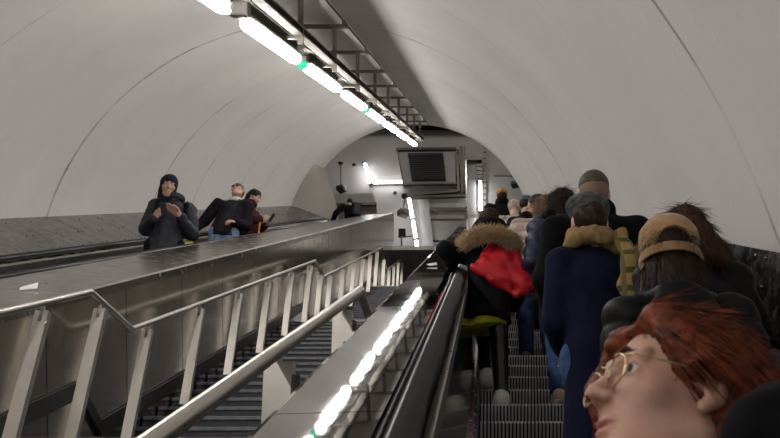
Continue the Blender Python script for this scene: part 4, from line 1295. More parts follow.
# mustard, green and black plaid of the hanging scarf end
def plaid():
    m, nt, b = newmat('plaid_scarf'); v = coords(nt)
    sx = nd(nt, 'ShaderNodeSeparateXYZ'); nt.links.new(v, sx.inputs[0])
    def band(o, f, p):
        q = nd(nt, 'ShaderNodeMath', operation='MULTIPLY_ADD'); nt.links.new(o, q.inputs[0]); q.inputs[1].default_value = f; q.inputs[2].default_value = p
        s = nd(nt, 'ShaderNodeMath', operation='SINE'); nt.links.new(q.outputs[0], s.inputs[0]); return ramp(nt, s.outputs[0], [(.45, 0.0), (.6, 1.0)])
    c = mix(nt, band(sx.outputs[2], 70, 0), (.26, .165, .055), (.05, .055, .022))
    c = mix(nt, band(sx.outputs[0], 90, 1), c, (.13, .10, .03))
    nt.links.new(c, b.inputs['Base Color']); b.inputs['Roughness'].default_value = .95
    bump(nt, b, noise(nt, v, 160, 3), .5, .004); return m
PLAID = plaid()
def lw(p, wpt):
    """world point -> unit-person coordinates"""
    m = p.root.matrix_basis.inverted() if False else (Matrix.Translation(p.root.location) @ p.root.rotation_euler.to_matrix().to_4x4()).inverted()
    return np.array(m @ Vector(wpt))/p.S
def shag(o, p, n, length, r0=.0012, lift=.12, jit=.22, mat=None):
    """loose strands over a head of hair, in the same mesh"""
    c = np.array(p.J['head'])*p.S
    fl = lambda P: np.stack([(P[:, 0]-c[0])*4, (P[:, 1]-c[1])*4-.15, -1.2+0*P[:, 2]], 1)
    m = strands(o.data, n, fl, length, r0, 4, lift, .25, 11, None, jit, 'hair'); m.materials.append(o.data.materials[0]); o.data = m

# ---- black short back coat man ------------------------------------------------ G
g, H, _ = stand(594, 194, 5.25)
p = Person('man with short grey hair in a wide black coat, standing behind the grey beret', g, 0, H, group=None, shw=.205)
p.body(SK2); p.trousers('trousers', DKT); p.shoes(BSH)
p.top('coat', BLK, hem=.62, infl=.038, wrinkle=folds(.006, 6, 11), collar=.035, shoulder=.008)
p.hair('hair', HG, [('e', ((0, -.018, .052), (.0785, .098, .078))), ('e', ((0, -.045, .02), (.074, .075, .075)))], folds(.0012, 60, 3, 1), .005,
       cuts=(((0, 0, .034), (0, .12, -1)), ((0, .070, .06), (0, 1, -.3))))
p.hair('faded_sides', hairmat('faded_hair', (.16, .10, .075), (.26, .175, .135), (160, 160, 160)), [('e', ((0, -.018, .040), (.0765, .098, .082))), ('e', ((0, -.040, .005), (.072, .076, .075)))], None, .005, cuts=(((0, 0, -.035), (0, .1, -1)), ((0, .05, .0), (0, 1, -.2))), minus=(('e', ((.09, .0, -.01), (.03, .03, .045))), ('e', ((-.09, .0, -.01), (.03, .03, .045)))))
# ---- navy coat, grey beret ---------------------------------------------------- H
g, H, _ = stand(591, 222, 4.25)
p = Person('person in a navy coat with grey knit beret and mustard scarf', g, .12, H, shw=.145, yaw=-.1, lean=.02)
p.J['elL'] = p.J['shL']+np.array((-.03, .02, -.28)); p.J['wrL'] = p.J['elL']+np.array((.07, .20, -.04))
for n_, s_ in (('L', -1), ('R', 1)): p.J['hip'+n_][0] = s_*.07; p.J['knee'+n_][0] = s_*.07; p.J['ank'+n_][0] = s_*.08
p.body(SK2); p.trousers('jeans', JEAN, .004); p.shoes(BSH)
p.top('coat', NAVY, hem=.31, infl=.020, wrinkle=folds(.009, 5, 21), flare=.05, sl=.03)
p.hair('hair', HB, [('e', ((0, -.02, .03), (.082, .102, .09))), ('e', ((.0, -.095, -.005), (.062, .042, .055))), ('e', ((.02, -.105, .02), (.04, .035, .035)))],
       lambda x, y, z: .004*np.sin(55*(z+.6*x)+6*vnoise(x*12, y*12, z*12, 3)), .005, cuts=(((0, 0, -.065), (0, 0, -1)), ((0, .06, .02), (0, 1, -.2))))
p.hair('beret', GKN, [('e', ((.0, -.012, .070), (.094, .108, .062))), ('e', ((-.012, -.035, .085), (.098, .100, .048)))], lambda x, y, z: .0022*np.sin(150*z+10*vnoise(x*20, y*20, z*20, 1))+.002*vnoise(x*60, y*60, z*60, 2), .005,
       cuts=(((0, 0, .034), (0, .28, -1)),))
F = p.field(p.J['neck']-.28, p.J['neck']+.22, .007); c = p.J['neck']
F.ring(c+np.array((0, .0, .045)), .085, .085, .040, .02, Matrix.Rotation(.15, 4, 'X'), 1, .05); F.ring(c+np.array((0, -.005, .00)), .105, .10, .036, .02, Matrix.Rotation(-.12, 4, 'X') @ Matrix.Rotation(.1, 4, 'Y'), 1, .045)
F.warp(creases(.010, 14, 8)); F.build('scarf', MUST, p.root)
F = p.field(c+np.array((-.05, -.30, -.42)), c+np.array((.30, .15, .08)), .006)
F.cap(c+np.array((.10, -.10, .02)), c+np.array((.125, -.175, -.12)), .045, .048, .02, .5); F.cap(c+np.array((.125, -.175, -.12)), c+np.array((.115, -.185, -.32)), .05, .055, .02, .4)
F.warp(creases(.007, 16, 6)); F.build('scarf_end', PLAID, p.root)
F = p.field(c+np.array((-.05, -.35, -.40)), c+np.array((.35, .25, .1)), .006)
for a, b in (((.14, .02, .005), (.15, -.10, -.02)), ((.15, -.10, -.02), (.19, -.165, -.13)), ((.19, -.165, -.13), (.22, -.165, -.35))): F.cap(c+np.array(a), c+np.array(b), .012, .012, .004)
F.build('bag_strap', BLK, p.root)

# ---- long dark hair, backpack ------------------------------------------------- F
g, H, _ = stand(564, 203, 6.9)
p = Person('person with long dark hair and black backpack over a dark navy padded jacket', g, .1, H, shw=.19, lean=.05, yaw=-.2)
p.toe['L'] = (-.02, .15, -.055)
p.body(SK); p.trousers('jeans', JEAN); p.shoes(BEIGESH, WSO)
p.top('padded_jacket', PUFN, hem=.76, infl=.05, wrinkle=quilt(.013, .10, 3), sl=.035)
hr = p.hair('hair', HB, [('e', ((0, -.015, .035), (.092, .110, .098))), ('c', ((0, -.06, -.02), (.01, -.085, -.17), .085, .060)), ('c', ((.055, -.03, -.03), (.07, -.05, -.15), .05, .035)), ('c', ((-.05, -.03, -.03), (-.06, -.05, -.15), .05, .035))],
       lambda x, y, z: .0025*np.sin(50*np.arctan2(x, -y)+14*vnoise(x*9, y*9, z*5, 4))+.007*vnoise(x*30, y*30, z*8, 4), .006, minus=(('e', ((0, .10, -.02), (.065, .06, .09))),))
shag(hr, p, 2200, .12)
bp = thing('backpack', 'black quilted backpack with white mark on its strap, on the long haired person', 'backpack', g+Vector((0, 0, 1.1*p.S)), (0, 0, .1))
bo = np.array((0, 0, 1.1))
def bagfield(p, lo, hi, h=.008): return SF(p, lo, hi, h)
F = bagfield(p, (-.26, -.50, -.35), (.26, -.05, .36)); F.rbox((-.01, -.255, -.02), (.145, .075, .235), .06, .02); F.rbox((-.01, -.325, -.08), (.115, .04, .125), .035, .02)
F.warp(quilt(.006, .06, 5)); F.build('bag_body', PUF, bp)
for s in (-1, 1):
    F = bagfield(p, (-.3, -.4, -.3), (.3, .3, .45))
    for a, b in (((s*.085, -.19, .19), (s*.13, -.15, .30)), ((s*.13, -.15, .30), (s*.145, -.03, .345)), ((s*.145, -.03, .345), (s*.14, .10, .28))): F.cap(a, b, .030, .030, .01, .5)
    stp = F.build('strap', BLK, bp)
    if s < 0:
        F = bagfield(p, (-.25, -.32, .10), (-.02, -.05, .34), .005); F.ell((-.118, -.20, .235), (.022, .012, .014), .002, Matrix.Rotation(-.5, 4, 'Y')); F.ell((-.128, -.205, .225), (.012, .012, .012), .004); F.ell((-.10, -.20, .25), (.010, .012, .006), .004)
        F.build('logo_mark', M['whiteplastic'], stp)
# ---- pink coat ---------------------------------------------------------------- E
g, H, hw = stand(544, 209, 9.0)
p = Person('person in a pale pink padded coat with light brown hair, leaning toward the wall', g, 0, H, shw=.20, lean=.08, side=.16, headw=hw)
p.body(SK2); p.trousers('jeans', JEAND); p.shoes(BSH)
p.top('padded_coat', PINK, hem=.72, infl=.06, wrinkle=quilt(.014, .085, 7), sl=.04)
hr = p.hair('hair', HBL, [('e', ((0, -.015, .035), (.092, .108, .096))), ('c', ((0, -.05, -.03), (0, -.08, -.14), .09, .085))], folds(.008, 20, 6, .5), .007, minus=(('e', ((0, .11, -.02), (.065, .06, .09))),))
shag(hr, p, 1500, .12, .0016)
# ---- grey-blue cap and navy jacket ------------------------------------------- C
g, H, _ = stand(527, 205, 11.6)
p = Person('person in grey blue cap and dark navy jacket, ahead of the pink coat', g, -.5, H, shw=.19, yaw=-.3)
p.body(SK); p.trousers('trousers', DKT); p.shoes(BSH)
p.top('jacket', cloth('navy_jacket', (.016, .020, .040)), hem=.72, infl=.05, sl=.035)
p.hair('hair', HB, [('e', ((0, -.02, .02), (.081, .10, .09)))], folds(.003, 40, 3), .007, cuts=(((0, .05, 0), (0, 1, 0)), ((0, 0, -.06), (0, 0, -1))))
p.hair('cap', CAPB, [('e', ((0, -.01, .055), (.088, .106, .080))), ('c', ((0, .10, .045), (0, .15, .035), .03, .045))], None, .006, cuts=(((0, 0, .035), (0, 0, -1)),))
# ---- dark hair behind -------------------------------------------------------- D
g, H, _ = stand(538, 205, 10.4)
p = Person('person with dark bobbed hair between the grey blue cap and the pink coat', g, .6, H, shw=.17, yaw=.8)
p.body(SK); p.trousers('trousers', DKT); p.shoes(BSH)
p.top('coat', BLK2, hem=.7, infl=.04)
p.hair('hair', HD, [('e', ((0, -.015, .035), (.092, .108, .096))), ('c', ((0, -.05, -.02), (0, -.06, -.09), .085, .075))], folds(.004, 30, 3, .4), .007, minus=(('e', ((0, .105, -.03), (.065, .06, .085))),))
# ---- cream hat ---------------------------------------------------------------- B
g, H, _ = stand(514.5, 208, 13.0)
p = Person('person in a cream teddy coat and fluffy cream hat, far up the queue', g, 0, H, shw=.19)
p.body(SK2); p.trousers('trousers', DKT); p.shoes(BSH)
p.top('teddy_coat', CREAM, hem=.62, infl=.055, wrinkle=creases(.010, 22, 4), sl=.035)
p.hair('hat', CREAM, [('e', ((0, -.01, .045), (.098, .112, .092)))], folds(.006, 40, 8, 1), .007, cuts=(((0, 0, -.035), (0, .2, -1)),))
# ---- orange hat --------------------------------------------------------------- A
g, H, _ = stand(502, 197, 16.4)
p = Person('person in an orange knit hat and dark jacket, farthest up the right escalator', g, 0, H, shw=.20)
p.body(SK); p.trousers('trousers', DKT); p.shoes(BSH)
p.top('jacket', BLK2, hem=.70, infl=.05, sl=.035, collar=.05)
p.hair('hair', HB, [('e', ((0, -.02, .02), (.080, .099, .09)))], None, .007, cuts=(((0, .05, 0), (0, 1, 0)), ((0, 0, -.07), (0, 0, -1))))
p.hair('hat', ORNG, [('e', ((0, -.01, .060), (.088, .106, .088)))], lambda x, y, z: .003*np.sin(np.arctan2(y, x)*34), .006, cuts=(((0, 0, .015), (0, 0, -1)),))

# ---- camel cap ---------------------------------------------------------------- J
g, H, _ = stand(671, 256, 2.95)
p = Person('person in a camel cap with open back and a black quilted jacket', g, -.05, H, res=.008, shw=.165, yaw=-.1)
p.J['elL'] = p.J['shL']+np.array((-.025, .03, -.27)); p.J['wrL'] = p.J['elL']+np.array((.04, .14, -.18))
p.body(SK); p.trousers('trousers', DKT); p.shoes(BSH)
p.top('jacket', LEA, hem=.66, infl=.036, wrinkle=lambda x, y, z: creases(.008, 7, 12)(x, y, z)+.6*quilt(.012, .12, 3)(x, y, z), sl=.03, res=.007)
F = p.field(p.J['neck']+np.array((-.3, -.35, -.20)), p.J['neck']+np.array((.3, .2, .16)), .007); c = p.J['neck']
F.ring(c+np.array((0, -.03, -.03)), .105, .10, .026, .02, Matrix.Rotation(.35, 4, 'X'), 1, .035); F.ell(c+np.array((0, -.135, -.10)), (.105, .035, .085), .03)
F.warp(creases(.010, 12, 15)); F.build('hood', LEA, p.root)
hr = p.hair('hair', HB, [('e', ((0, -.018, .02), (.083, .103, .088))), ('c', ((0, -.05, -.07), (0, -.085, -.17), .070, .066)), ('c', ((-.05, -.05, -.07), (-.06, -.08, -.15), .042, .036)), ('c', ((.05, -.05, -.07), (.06, -.08, -.15), .042, .036))],
       lambda x, y, z: .0022*np.sin(60*np.arctan2(x, -y)+16*vnoise(x*9, y*9, z*5, 4))+.005*vnoise(x*40, y*40, z*9, 4), .005, minus=(('e', ((0, .10, -.03), (.06, .05, .08))),))
shag(hr, p, 2200, .09, .001, .04, .12)
cp = p.hair('cap', CAMEL, [('e', ((0, -.012, .052), (.100, .118, .092))), ('c', ((0, .10, .02), (0, .16, .0), .04, .05))], folds(.0025, 40, 3, 1), .004,
       cuts=(((0, 0, -.028), (0, -.06, -1)),), minus=(('e', ((.018, -.125, .012), (.055, .05, .042), .004)),))
F = SF(p, p.J['head']-.2, p.J['head']+.2, .004)
F.ring(p.hp((0, -.012, -.014)), .098, .114, .005, .002, p.hrot, 1, .017); F.build('cap_strap', CAMEL, cp)
F = SF(p, p.J['head']-.26, p.J['head']+.2, .004)
F.rbox(p.hp((-.094, -.03, -.065)), (.006, .016, .062), .005, .004, p.hrot @ Matrix.Rotation(.12, 4, 'Y')); F.build('ear_flap', CAMEL, cp)
# ---- red-brown hair behind the cap -------------------------------------------- I
g, H, _ = stand(687, 232, 3.55)
p = Person('person with wavy red brown hair half hidden behind the camel cap', g, -.1, H, shw=.165)
p.body(SK); p.trousers('trousers', DKT); p.shoes(BSH)
p.top('jacket', LEA, hem=.7, infl=.035, wrinkle=creases(.010, 7, 32), sl=.02, collar=.04)
hr = p.hair('hair', HRC, [('e', ((0, -.015, .03), (.088, .106, .094))), ('c', ((.05, -.04, -.02), (.105, -.06, -.15), .055, .048)), ('c', ((-.05, -.04, -.02), (-.10, -.06, -.15), .055, .048)), ('c', ((0, -.06, -.02), (0, -.09, -.16), .08, .07))],
       lambda x, y, z: .009*vnoise(x*34, y*34, z*26, 4)+.005*np.sin(40*z+30*x+6*vnoise(x*14, y*14, z*14, 2)), .006, minus=(('e', ((0, .10, -.02), (.065, .06, .09))),))
shag(hr, p, 2600, .08, .0011, .10, .28)

# ---- red bag ------------------------------------------------------------------ L
g, H, hw = stand(489, 224, 6.95)
H = 1.62
p = Person('person in black fur trimmed parka and shiny leggings leaning on the rail', g, .05, H, res=.008, lean=.16, pitch=.55, shw=.185, head_off=(0, .02, -.02))
p.J['head'] = lw(p, W(*at_t(489, 224, 7.0)))
p.J['neck'] = np.array((p.J['head'][0], p.J['head'][1]-.05, p.J['head'][2]-.13))
for q in 'LR': p.J['sh'+q][2] -= .02
p.J['elL'] = lw(p, W(-.315, 6.78, -.40)); p.J['wrL'] = lw(p, W(-.285, 7.02, -.51))
p.hands['L'] = dict(dir=(.1, .8, -.35), palm=(0, -.2, -1), curl=.35, thumb=(1, .3, 0))
# feet: left on the next tread, right on the lower tread
yk, zk, kk = tread_of(g.y)
a = lw(p, Vector((at_t(501, 388, 6.4).x, g.y-.06, g.z))); b = lw(p, Vector((at_t(487, 380, 6.5).x, g.y+.20, g.z+.231)))
p.J['ankR'] = np.array((a[0], a[1], .092)); p.J['kneeR'] = np.array((a[0]-.005, a[1]+.07, .49)); p.J['hipR'] = np.array((.06, .0, .88))
p.J['ankL'] = np.array((b[0], b[1]-.02, b[2]+.10)); p.J['kneeL'] = np.array((b[0]-.01, b[1]+.10, b[2]+.46)); p.J['hipL'] = np.array((-.09, .0, .88))
p.J['pel'] = np.array((-.015, 0, .91)); p.toe['L'] = (0, .15, -.05); p.toe['R'] = (.02, .15, -.05)
p.body(SK2); p.trousers('leggings', LEG, .010, folds(.003, 14, 5, 1), .04)
p.shoes(WSH, WSO, .012)
p.top('parka', BLK2, hem=.72, infl=.052, wrinkle=folds(.011, 6, 41), sl=.045, flare=.03, pel=1)
F = p.field((-.30, -.30, .60), (.28, .30, .82), .007); F.cap((-.015, 0, .80), (-.02, .0, .64), .152, .166, .02, .86); F.cut((0, 0, .672), (.12, 0, -1)); F.cut((0, 0, .79), (0, 0, 1)); F.warp(folds(.004, 12, 9)); F.build('lime_top', LIME, p.root)
p.hair('hair', HB, [('e', ((0, -.018, .035), (.086, .106, .096)))], folds(.004, 34, 4, 1), .006, minus=(('e', ((0, .11, -.03), (.065, .06, .09))),))
c = p.J['neck']; F = p.field(c-.32, c+.26, .007)
F.ring(c+np.array((0, -.01, .05)), .105, .10, .035, .02, Matrix.Rotation(.25, 4, 'X'), 1, .055); F.ell(c+np.array((0, -.10, .02)), (.135, .06, .095), .04); F.warp(creases(.006, 10, 8)); F.build('hood', BLK2, p.root)
F = p.field(c-.36, c+.26, .007)
ang = [rad(d) for d in range(-205, 30, 12)]
pts = [c+np.array((.195*math.cos(t), -.02+.17*math.sin(t), -.075-.035*abs(math.cos(t))**2+.01*math.sin(t))) for t in ang]
for u, v in zip(pts, pts[1:]): F.cap(u, v, .044, .044, .01)
F.warp(folds(.010, 22, 3, 1)); fm = F.mesh('fur_trim')
fm = strands(fm, 5200, lambda P: P*np.array([1, 1, .0])+np.array([0, -.05, -.04]), .055, .0022, 3, .9, .2, 5, None, .6, 'fur_trim'); link('fur_trim', fm, FUR, p.root, True)
# red drawstring bag on the back
bg = thing('drawstring_bag', 'bright red drawstring bag slung on the back of the fur trimmed parka', 'bag', tuple(W(*at_t(502, 268, 6.68))))
def rb(px, py, t): return np.array(W(*at_t(px, py, t))-bg.location)
F = Field((-.30, -.22, -.30), (.30, .22, .32), .006)
TL, TR, BR, BL, BM = rb(492, 240, 6.83), rb(514, 242, 6.83), rb(530, 286, 6.56), rb(474, 267, 6.58), rb(517, 294, 6.54)
ctr = (TL+TR+BR+BL)/4
for u, v, r in ((TL, TR, .016), (TR, BR, .022), (BR, BM, .03), (BM, BL, .03), (BL, TL, .020)): F.cap(u, v, r, r, .03)
for f in np.linspace(0, 1, 9):
    u = TL*(1-f)+BL*f; v = TR*(1-f)+BR*f; w_ = .022+.034*f; F.cap(u*.85+v*.15, u*.15+v*.85, w_, w_, .035, .9)
F.cap(BL*.5+BM*.5, ctr, .045, .06, .05); F.cap(BM*.6+BR*.4, ctr, .045, .06, .04)
F.warp(creases(.013, 4.5, 4)); F.build('bag_body', RED, bg)
for u, v in ((TL, TL+np.array((-.03, .15, .05))), (TR, TR+np.array((.02, .15, .05)))):
    mb = MB(); mb.tube([tuple(u), tuple((u+v)/2+np.array((0, 0, .025))), tuple(v)], .010, 8); mb.build('cord', RED, bg)

# ================================================================== riders of the left escalator
LT0 = 5.4
def stand_left(px, py, t):
    q = at_t(px, py, t); wp = W(*q)
    y0, z0 = LT0*math.cos(INC)-RW*math.sin(INC), LT0*math.sin(INC)+RW*math.cos(INC)
    k = math.floor((wp.y-y0)/.4+1e-6); g = Vector((wp.x, wp.y, EYE.z+z0+k*.4*math.tan(INC)-.002)); S = (wp.z-g.z)/1.575
    return g, S*1.70, wp
# ---- hooded man with phone ---------------------------------------------------- M
g, H, hw = stand_left(168.5, 186, 11.2)
p = Person('man in a dark hood and charcoal jacket looking down at his phone', g, PI+.30, H, res=.007, pitch=.35, yaw=.12, shw=.165, head_off=(.075, .03, -.005), headw=hw)
p.J['elL'] = np.array((-.225, .0, 1.085)); p.J['wrL'] = np.array((-.10, .24, 1.155)); p.J['elR'] = np.array((.215, -.01, 1.085)); p.J['wrR'] = np.array((.135, .22, 1.10))
p.hands['L'] = dict(dir=(.75, .25, .45), palm=(.2, .6, -.5), curl=.35, thumb=(0, -.2, 1)); p.hands['R'] = dict(dir=(-.5, .4, .55), palm=(-.6, -.2, .5), curl=.7, thumb=(0, 0, 1))
p.body(SK3); p.trousers('trousers', DKT); p.shoes(BSH); p.brows(HD)
p.top('jacket', CHAR, hem=.80, infl=.046, wrinkle=creases(.011, 8, 51), sl=.035, collar=.035, flare=.0, cuff=.9)
p.hair('hood', SLATE, [('e', ((0, -.015, .035), (.088, .108, .098))), ('c', ((0, -.01, -.03), (0, -.01, -.13), .088, .085))], folds(.003, 20, 4, 1), .006,
       minus=(('e', ((0, .115, -.025), (.060, .085, .075))),))
for s in (-1, 1):
    F = p.field((-.3, -.25, 1.0), (.3, .3, 1.55), .007); F.cap((s*.135, .10, 1.36), (s*.15, .16, 1.16), .022, .022, .01, .6); F.cap((s*.135, .10, 1.36), (s*.13, -.06, 1.46), .024, .024, .01); F.build('backpack_strap', BLK, p.root)
Mp = Matrix.Translation(p.root.location) @ p.root.rotation_euler.to_matrix().to_4x4()
def phone(label, p, c, rot):
    mp = Matrix.Translation(p.root.location) @ p.root.rotation_euler.to_matrix().to_4x4()
    o = thing('phone', label, 'phone', mp @ Vector(np.array(c)*p.S), tuple((p.root.rotation_euler.to_matrix() @ rot.to_3x3()).to_euler()))
    mb = MB(); mb.box(-.036, .036, -.004, .004, -.075, .075, None, .003); b = mb.build('case', M['black'], o)
    mb = MB(); mb.box(-.033, .033, -.0052, -.0042, -.07, .07); mb.build('screen', simple('phone_glass', (.02, .02, .024), .06), b)
phone('dark phone held in front of the charcoal jacket', p, (.055, .305, 1.175), Matrix.Rotation(-.6, 4, 'X') @ Matrix.Rotation(.3, 4, 'Y'))
# ---- man with dark glasses ----------------------------------------------------- N
g, H, hw = stand_left(237.5, 191, 14.3)
p = Person('man in dark glasses and open dark jacket leaning with a hand on the rail', g, PI+.15, H, res=.007, pitch=-.28*-1*-1, yaw=-.25, roll=.12, shw=.19, side=-.14, lean=-.05, headw=hw)
p.J['wrR'] = lw(p, W(-4.55, 13.95, -.50)); p.J['elR'] = np.array(p.J['shR'])*.45+np.array(p.J['wrR'])*.55+np.array((.03, -.06, -.02))
p.hands['R'] = dict(dir=(.75, .5, -.25), palm=(0, -.1, -1), curl=.3, thumb=(0, 1, .2))
p.J['elL'] = p.J['shL']+np.array((-.03, -.02, -.29)); p.J['wrL'] = p.J['elL']+np.array((.12, .20, -.06))
p.hands['L'] = dict(dir=(.6, .6, -.15), palm=(.4, -.3, -.8), curl=.9, thumb=(.2, .4, 1))
p.body(SK2); p.trousers('jeans', JEANL); p.shoes(BSH); p.brows(HG)
p.top('shirt', SHIRT, hem=.86, infl=.022, wrinkle=folds(.006, 8, 6), sl=.0)
J0 = p.top('jacket', DKJ, hem=.82, infl=.045, wrinkle=folds(.011, 7, 61), sl=.04, cuff=.95)
# open front: remove a wedge of the jacket
me = J0.data; n = len(me.polygons); cc = np.empty(n*3, F32); me.polygons.foreach_get('center', cc); cc = cc.reshape(-1, 3)/p.S
import bmesh
bm = bmesh.new(); bm.from_mesh(me); bm.faces.ensure_lookup_table()
xm = p.side*(np.maximum(cc[:, 2]-.95, 0)); dl = [bm.faces[i] for i in range(n) if abs(cc[i, 0]-xm[i]) < .085+.05*max(0, 1.2-cc[i, 2]) and cc[i, 1] > .03 and .85 < cc[i, 2] < 1.44]
bmesh.ops.delete(bm, geom=dl, context='FACES'); bm.to_mesh(me); bm.free()
c = p.J['neck']; F = p.field(c-.2, c+.2, .006); F.ring(c+np.array((0, .012, .02)), .066, .068, .014, .01, Matrix.Rotation(-.3, 4, 'X'), 1, .028); F.build('collar', WHITE, p.root)
p.hair('hair', HG, [('e', ((0, -.018, .052), (.080, .100, .080))), ('e', ((0, -.045, .02), (.077, .077, .077)))], folds(.003, 40, 3, 1), .005, cuts=(((0, 0, .0), (0, .25, -1)), ((0, .068, .06), (0, 1, -.4))))
F = p.field(p.J['head']-.16, p.J['head']+.16, .004)
for e in (-1, 1):
    F.ell(p.hp((e*.032, .101, .008)), (.024, .007, .017), .002, p.hrot); F.cap(p.hp((e*.052, .092, .012)), p.hp((e*.078, -.005, .014)), .004, .004, .003)
F.cap(p.hp((-.012, .106, .012)), p.hp((.012, .106, .012)), .004, .004, .003); F.build('dark_glasses', DKG, p.root)
# dark small bag hanging by his hand
# ---- burgundy coat -------------------------------------------------------------- O
g, H, hw = stand_left(254.5, 197, 15.3)
p = Person('person with dark hair in a burgundy coat looking at a phone', g, -PI/2-.25, H, res=.007, pitch=.5, shw=.165, head_off=(0, .03, -.01), headw=hw)
p.J['elR'] = np.array((.22, .02, 1.08)); p.J['wrR'] = np.array((.10, .25, 1.10)); p.J['elL'] = np.array((-.22, .02, 1.08)); p.J['wrL'] = np.array((-.06, .25, 1.08))
p.hands['R'] = dict(dir=(-.2, .9, .3), palm=(-.9, 0, .3), curl=.7, thumb=(0, 0, 1)); p.hands['L'] = dict(dir=(.3, .9, .25), palm=(.8, 0, .4), curl=.7, thumb=(0, 0, 1))
p.body(SK); p.trousers('trousers', DKT); p.shoes(BSH); p.brows(HD)
p.top('coat', BURG, hem=.6, infl=.045, wrinkle=folds(.010, 7, 71), sl=.04, collar=.04)
p.hair('hair', HD, [('e', ((0, -.025, .035), (.092, .108, .098))), ('c', ((0, -.06, -.02), (0, -.075, -.08), .085, .06))], folds(.005, 26, 3, .5), .006, minus=(('e', ((0, .11, -.02), (.075, .07, .085))), ('e', ((.09, .03, -.02), (.03, .035, .05)))))
phone('phone held up by the person in the burgundy coat', p, (.02, .40, 1.16), Matrix.Rotation(-.5, 4, 'X'))
F = p.field((-.1, .1, .65), (.35, .42, 1.12), .006); F.cap((.12, .27, 1.08), (.13, .28, .80), .014, .016, .01); F.build('orange_strap', ORNG, p.root)
# ---- dark figure at the top of the left escalator ------------------------------- P
q = at_t(352, 202, 26.0); wp = W(*q); g = Vector((wp.x, wp.y, ZF)); H = (wp.z-ZF)/1.575*1.7
p = Person('dark dressed person with a backpack at the top of the left escalator', g, .5, H, shw=.22, lean=.1, side=-.08)
p.J['elL'] = p.J['shL']+np.array((-.16, .06, -.20)); p.J['wrL'] = p.J['elL']+np.array((-.03, .16, -.18))
p.body(SK); p.trousers('trousers', DKT); p.shoes(BSH)
p.top('jacket', BLK2, hem=.75, infl=.06, sl=.05)
p.hair('hair', HB, [('e', ((0, -.015, .04), (.084, .104, .092)))], None, .007, cuts=(((0, .05, 0), (0, 1, 0)), ((0, 0, -.05), (0, 0, -1))))
F = p.field((-.3, -.5, .9), (.3, .0, 1.5)); F.rbox((.05, -.27, 1.2), (.15, .09, .22), .07, .02); F.warp(folds(.006, 9, 2)); F.build('backpack', PUF, p.root)

# ================================================================== the near person (K)
q = at_t(675, 408, 1.10); wp = W(*q)
y0, z0, k0 = tread_of(wp.y-.14)
g = Vector((wp.x+.03, wp.y-.14, EYE.z+z0-.002))
p = Person('person with auburn hair and round wire glasses, closest to the camera, looking left', g, .75, 1.64, res=.0055, shw=.185)
p.J['head'] = lw(p, wp); p.J['neck'] = p.J['head']+np.array((.0, -.035, -.145))
for n, s in (('L', -1), ('R', 1)):
    p.J['sh'+n] = np.array((p.J['neck'][0]+s*.18, p.J['neck'][1]-.005, p.J['neck'][2]-.055)); p.J['el'+n] = p.J['sh'+n]+np.array((s*.06, -.02, -.28)); p.J['wr'+n] = p.J['el'+n]+np.array((0, .08, -.23))
p.J['chest'] = np.array((p.J['neck'][0]*.8, p.J['neck'][1]*.8, 1.25))
p.hrot = Matrix.Rotation(1.18, 4, 'Z') @ Matrix.Rotation(rad(3), 4, 'Y') @ Matrix.Rotation(rad(15), 4, 'X')
p.hs = 1.0
KF = .0028
HEADBOX = (p.J['head']-.2, p.J['head']+.2)
def lips(c):
    return (((c[:, 0]/.024)**2+((c[:, 2]+.0625)/.0125)**2 < 1) & (c[:, 1] > .08)).astype(int)
p.res = .0034
ko = p.body(None, True, mats=[SKK, LIP], assign=lips)
p.eyes(IRIS, EYEW); p.brows(HRC, .0035)
p.res = .008
p.trousers('trousers', DKT); p.shoes(BSH)
p.top('coat', BLK, hem=.6, infl=.05, wrinkle=folds(.008, 7, 81), sl=.04)
c = p.J['neck']; F = p.field(c-.26, c+.2, .007); F.ring(c+np.array((0, -.03, -.035)), .12, .115, .034, .02, Matrix.Rotation(.35, 4, 'X'), 1, .04); F.ell(c+np.array((0, -.14, .045)), (.15, .06, .085), .03); F.warp(folds(.008, 26, 8, 1)); F.build('fleece_collar', BLK, p.root)
def khair(x, y, z): return .0035*vnoise(x*22, y*22, z*22, 3)+.0015*np.sin(260*np.arctan2(z-.02, np.abs(x)+.02)+8*vnoise(x*14, y*14, z*14, 3))
hk = p.hair('hair', HK, [('e', ((0, -.020, .042), (.088, .112, .094))), ('e', ((0, -.055, -.010), (.084, .085, .088))), ('c', ((0, -.085, -.045), (.0, -.10, -.115), .062, .045)), ('c', ((.040, .058, .088), (.080, .010, .030), .024, .022)), ('c', ((-.040, .058, .088), (-.080, .010, .030), .024, .022)), ('c', ((.050, .066, .085), (.094, .062, .030), .020, .017)), ('c', ((.094, .062, .030), (.099, .045, -.03), .017, .012))],
       khair, .0034, minus=(('e', ((-.004, .140, -.020), (.116, .118, .118), .006)), ('e', ((-.092, .012, -.032), (.036, .046, .048), .010)), ('e', ((.092, .012, -.032), (.036, .046, .048), .010))))
p.J  # strands follow a part on top, sweep back over the ears to the nape
hc = np.array(p.J['head'])*p.S; Rm = np.array(p.hrot.to_3x3())
def kflow(P):
    L = (P-hc)@Rm/p.S
    D = np.stack([np.sign(L[:, 0])*np.clip(.09-np.abs(L[:, 0]), 0, .1)*8*(L[:, 2] > 0)-np.sign(L[:, 0])*(L[:, 2] < -.03)*.3, -1.0+0*L[:, 1], -.55-3.0*np.clip(.02-L[:, 1], 0, .2)], 1)
    return D@Rm.T
m2 = strands(hk.data, 6500, kflow, .06, .0009, 5, .03, .0, 3, lambda P: ((P-hc)@Rm/p.S)[:, 1] < .075, .035, 'hair'); m2.materials.append(HK); hk.data = m2
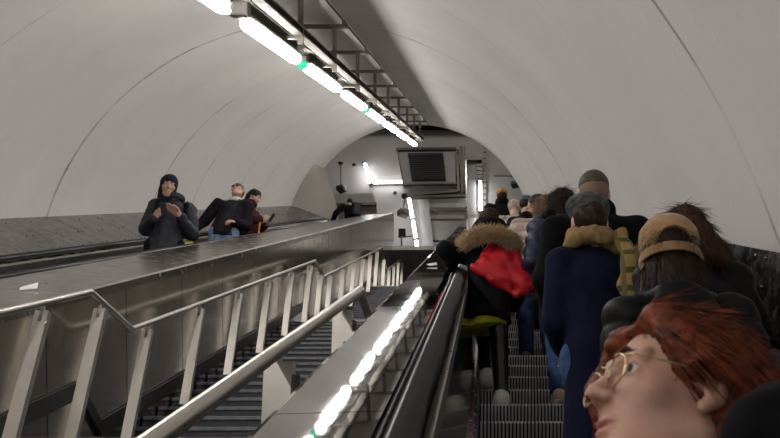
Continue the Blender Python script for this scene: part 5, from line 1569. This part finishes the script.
# round wire glasses
gp = thing('tmp', 'x', 'x'); bpy.data.objects.remove(gp)
mb = MB()
S_ = p.S
def hpS(v): return tuple(p.hp(v)*S_)
for e in (-1, 1):
    pts = [hpS((e*.033+.0235*math.cos(t), .117-.010*abs(math.cos(t)) if False else .1045-.004*abs(math.cos(t)), -.002+.0225*math.sin(t))) for t in [2*PI*i/28 for i in range(29)]]
    mb.tube(pts, .0011, 6)
    mb.tube([hpS((e*.0565, .1005, .012)), hpS((e*.066, .094, .013)), hpS((e*.076, .05, .014)), hpS((e*.080, -.004, .016)), hpS((e*.080, -.02, .004))], .0012, 6)
mb.tube([hpS((-.0105, .102, .012)), hpS((0, .108, .015)), hpS((.0105, .102, .012))], .0011, 6)
gl = mb.build('glasses_frame', GOLD, p.root)
mg, nt, b_ = newmat('spectacle_glass'); b_.inputs['Base Color'].default_value = (1, 1, 1, 1); b_.inputs['Roughness'].default_value = .02; b_.inputs['Transmission Weight'].default_value = 1; b_.inputs['IOR'].default_value = 1.012
for e in (-1, 1):
    mb = MB(); n = 28
    f = [hpS((e*.033+.0228*math.cos(2*PI*i/n), .1035, -.002+.0218*math.sin(2*PI*i/n))) for i in range(n)]; k = [hpS((e*.033+.0228*math.cos(2*PI*i/n), .1027, -.002+.0218*math.sin(2*PI*i/n))) for i in range(n)]
    mb.loft([k, f], None, False); mb.build('lens', mg, gl)
EXPOSURE = 0.6
# ================================================================== WORLD, CAMERA
w = bpy.data.worlds.new('World'); SC.world = w; w.use_nodes = True
w.node_tree.nodes['Background'].inputs[0].default_value = (.9, .88, .85, 1)
w.node_tree.nodes['Background'].inputs[1].default_value = .02
# lower end of the shaft is closed by a plain wall far behind the camera
mb = MB(); mb.box(-6.2, 1.9, T_BACK-.3, T_BACK, -4.2, 2.6); tun_struct('wall_lower_end', mb, M['hallwall'])
cam = bpy.data.cameras.new('Camera'); co = bpy.data.objects.new('Camera', cam); C.objects.link(co)
co.location = EYE; co.rotation_euler = CAMROT.to_euler()
cam.sensor_width = 36; cam.lens = FPX/780*36; cam.shift_x = (390-PX)/780; cam.shift_y = 0
cam.clip_start = .02; cam.clip_end = 200
cam.dof.use_dof = True; cam.dof.focus_distance = 8.0; cam.dof.aperture_fstop = 13.0
SC.camera = co
SC.view_settings.view_transform = 'Standard'; SC.view_settings.look = 'None'
SC.view_settings.gamma = 1; SC.view_settings.use_curve_mapping = False
SC.view_settings.exposure = EXPOSURE
SC.cycles.max_bounces = 8; SC.cycles.diffuse_bounces = 6; SC.cycles.glossy_bounces = 4
SC.cycles.use_denoising = True
SC.cycles.sample_clamp_indirect = 6
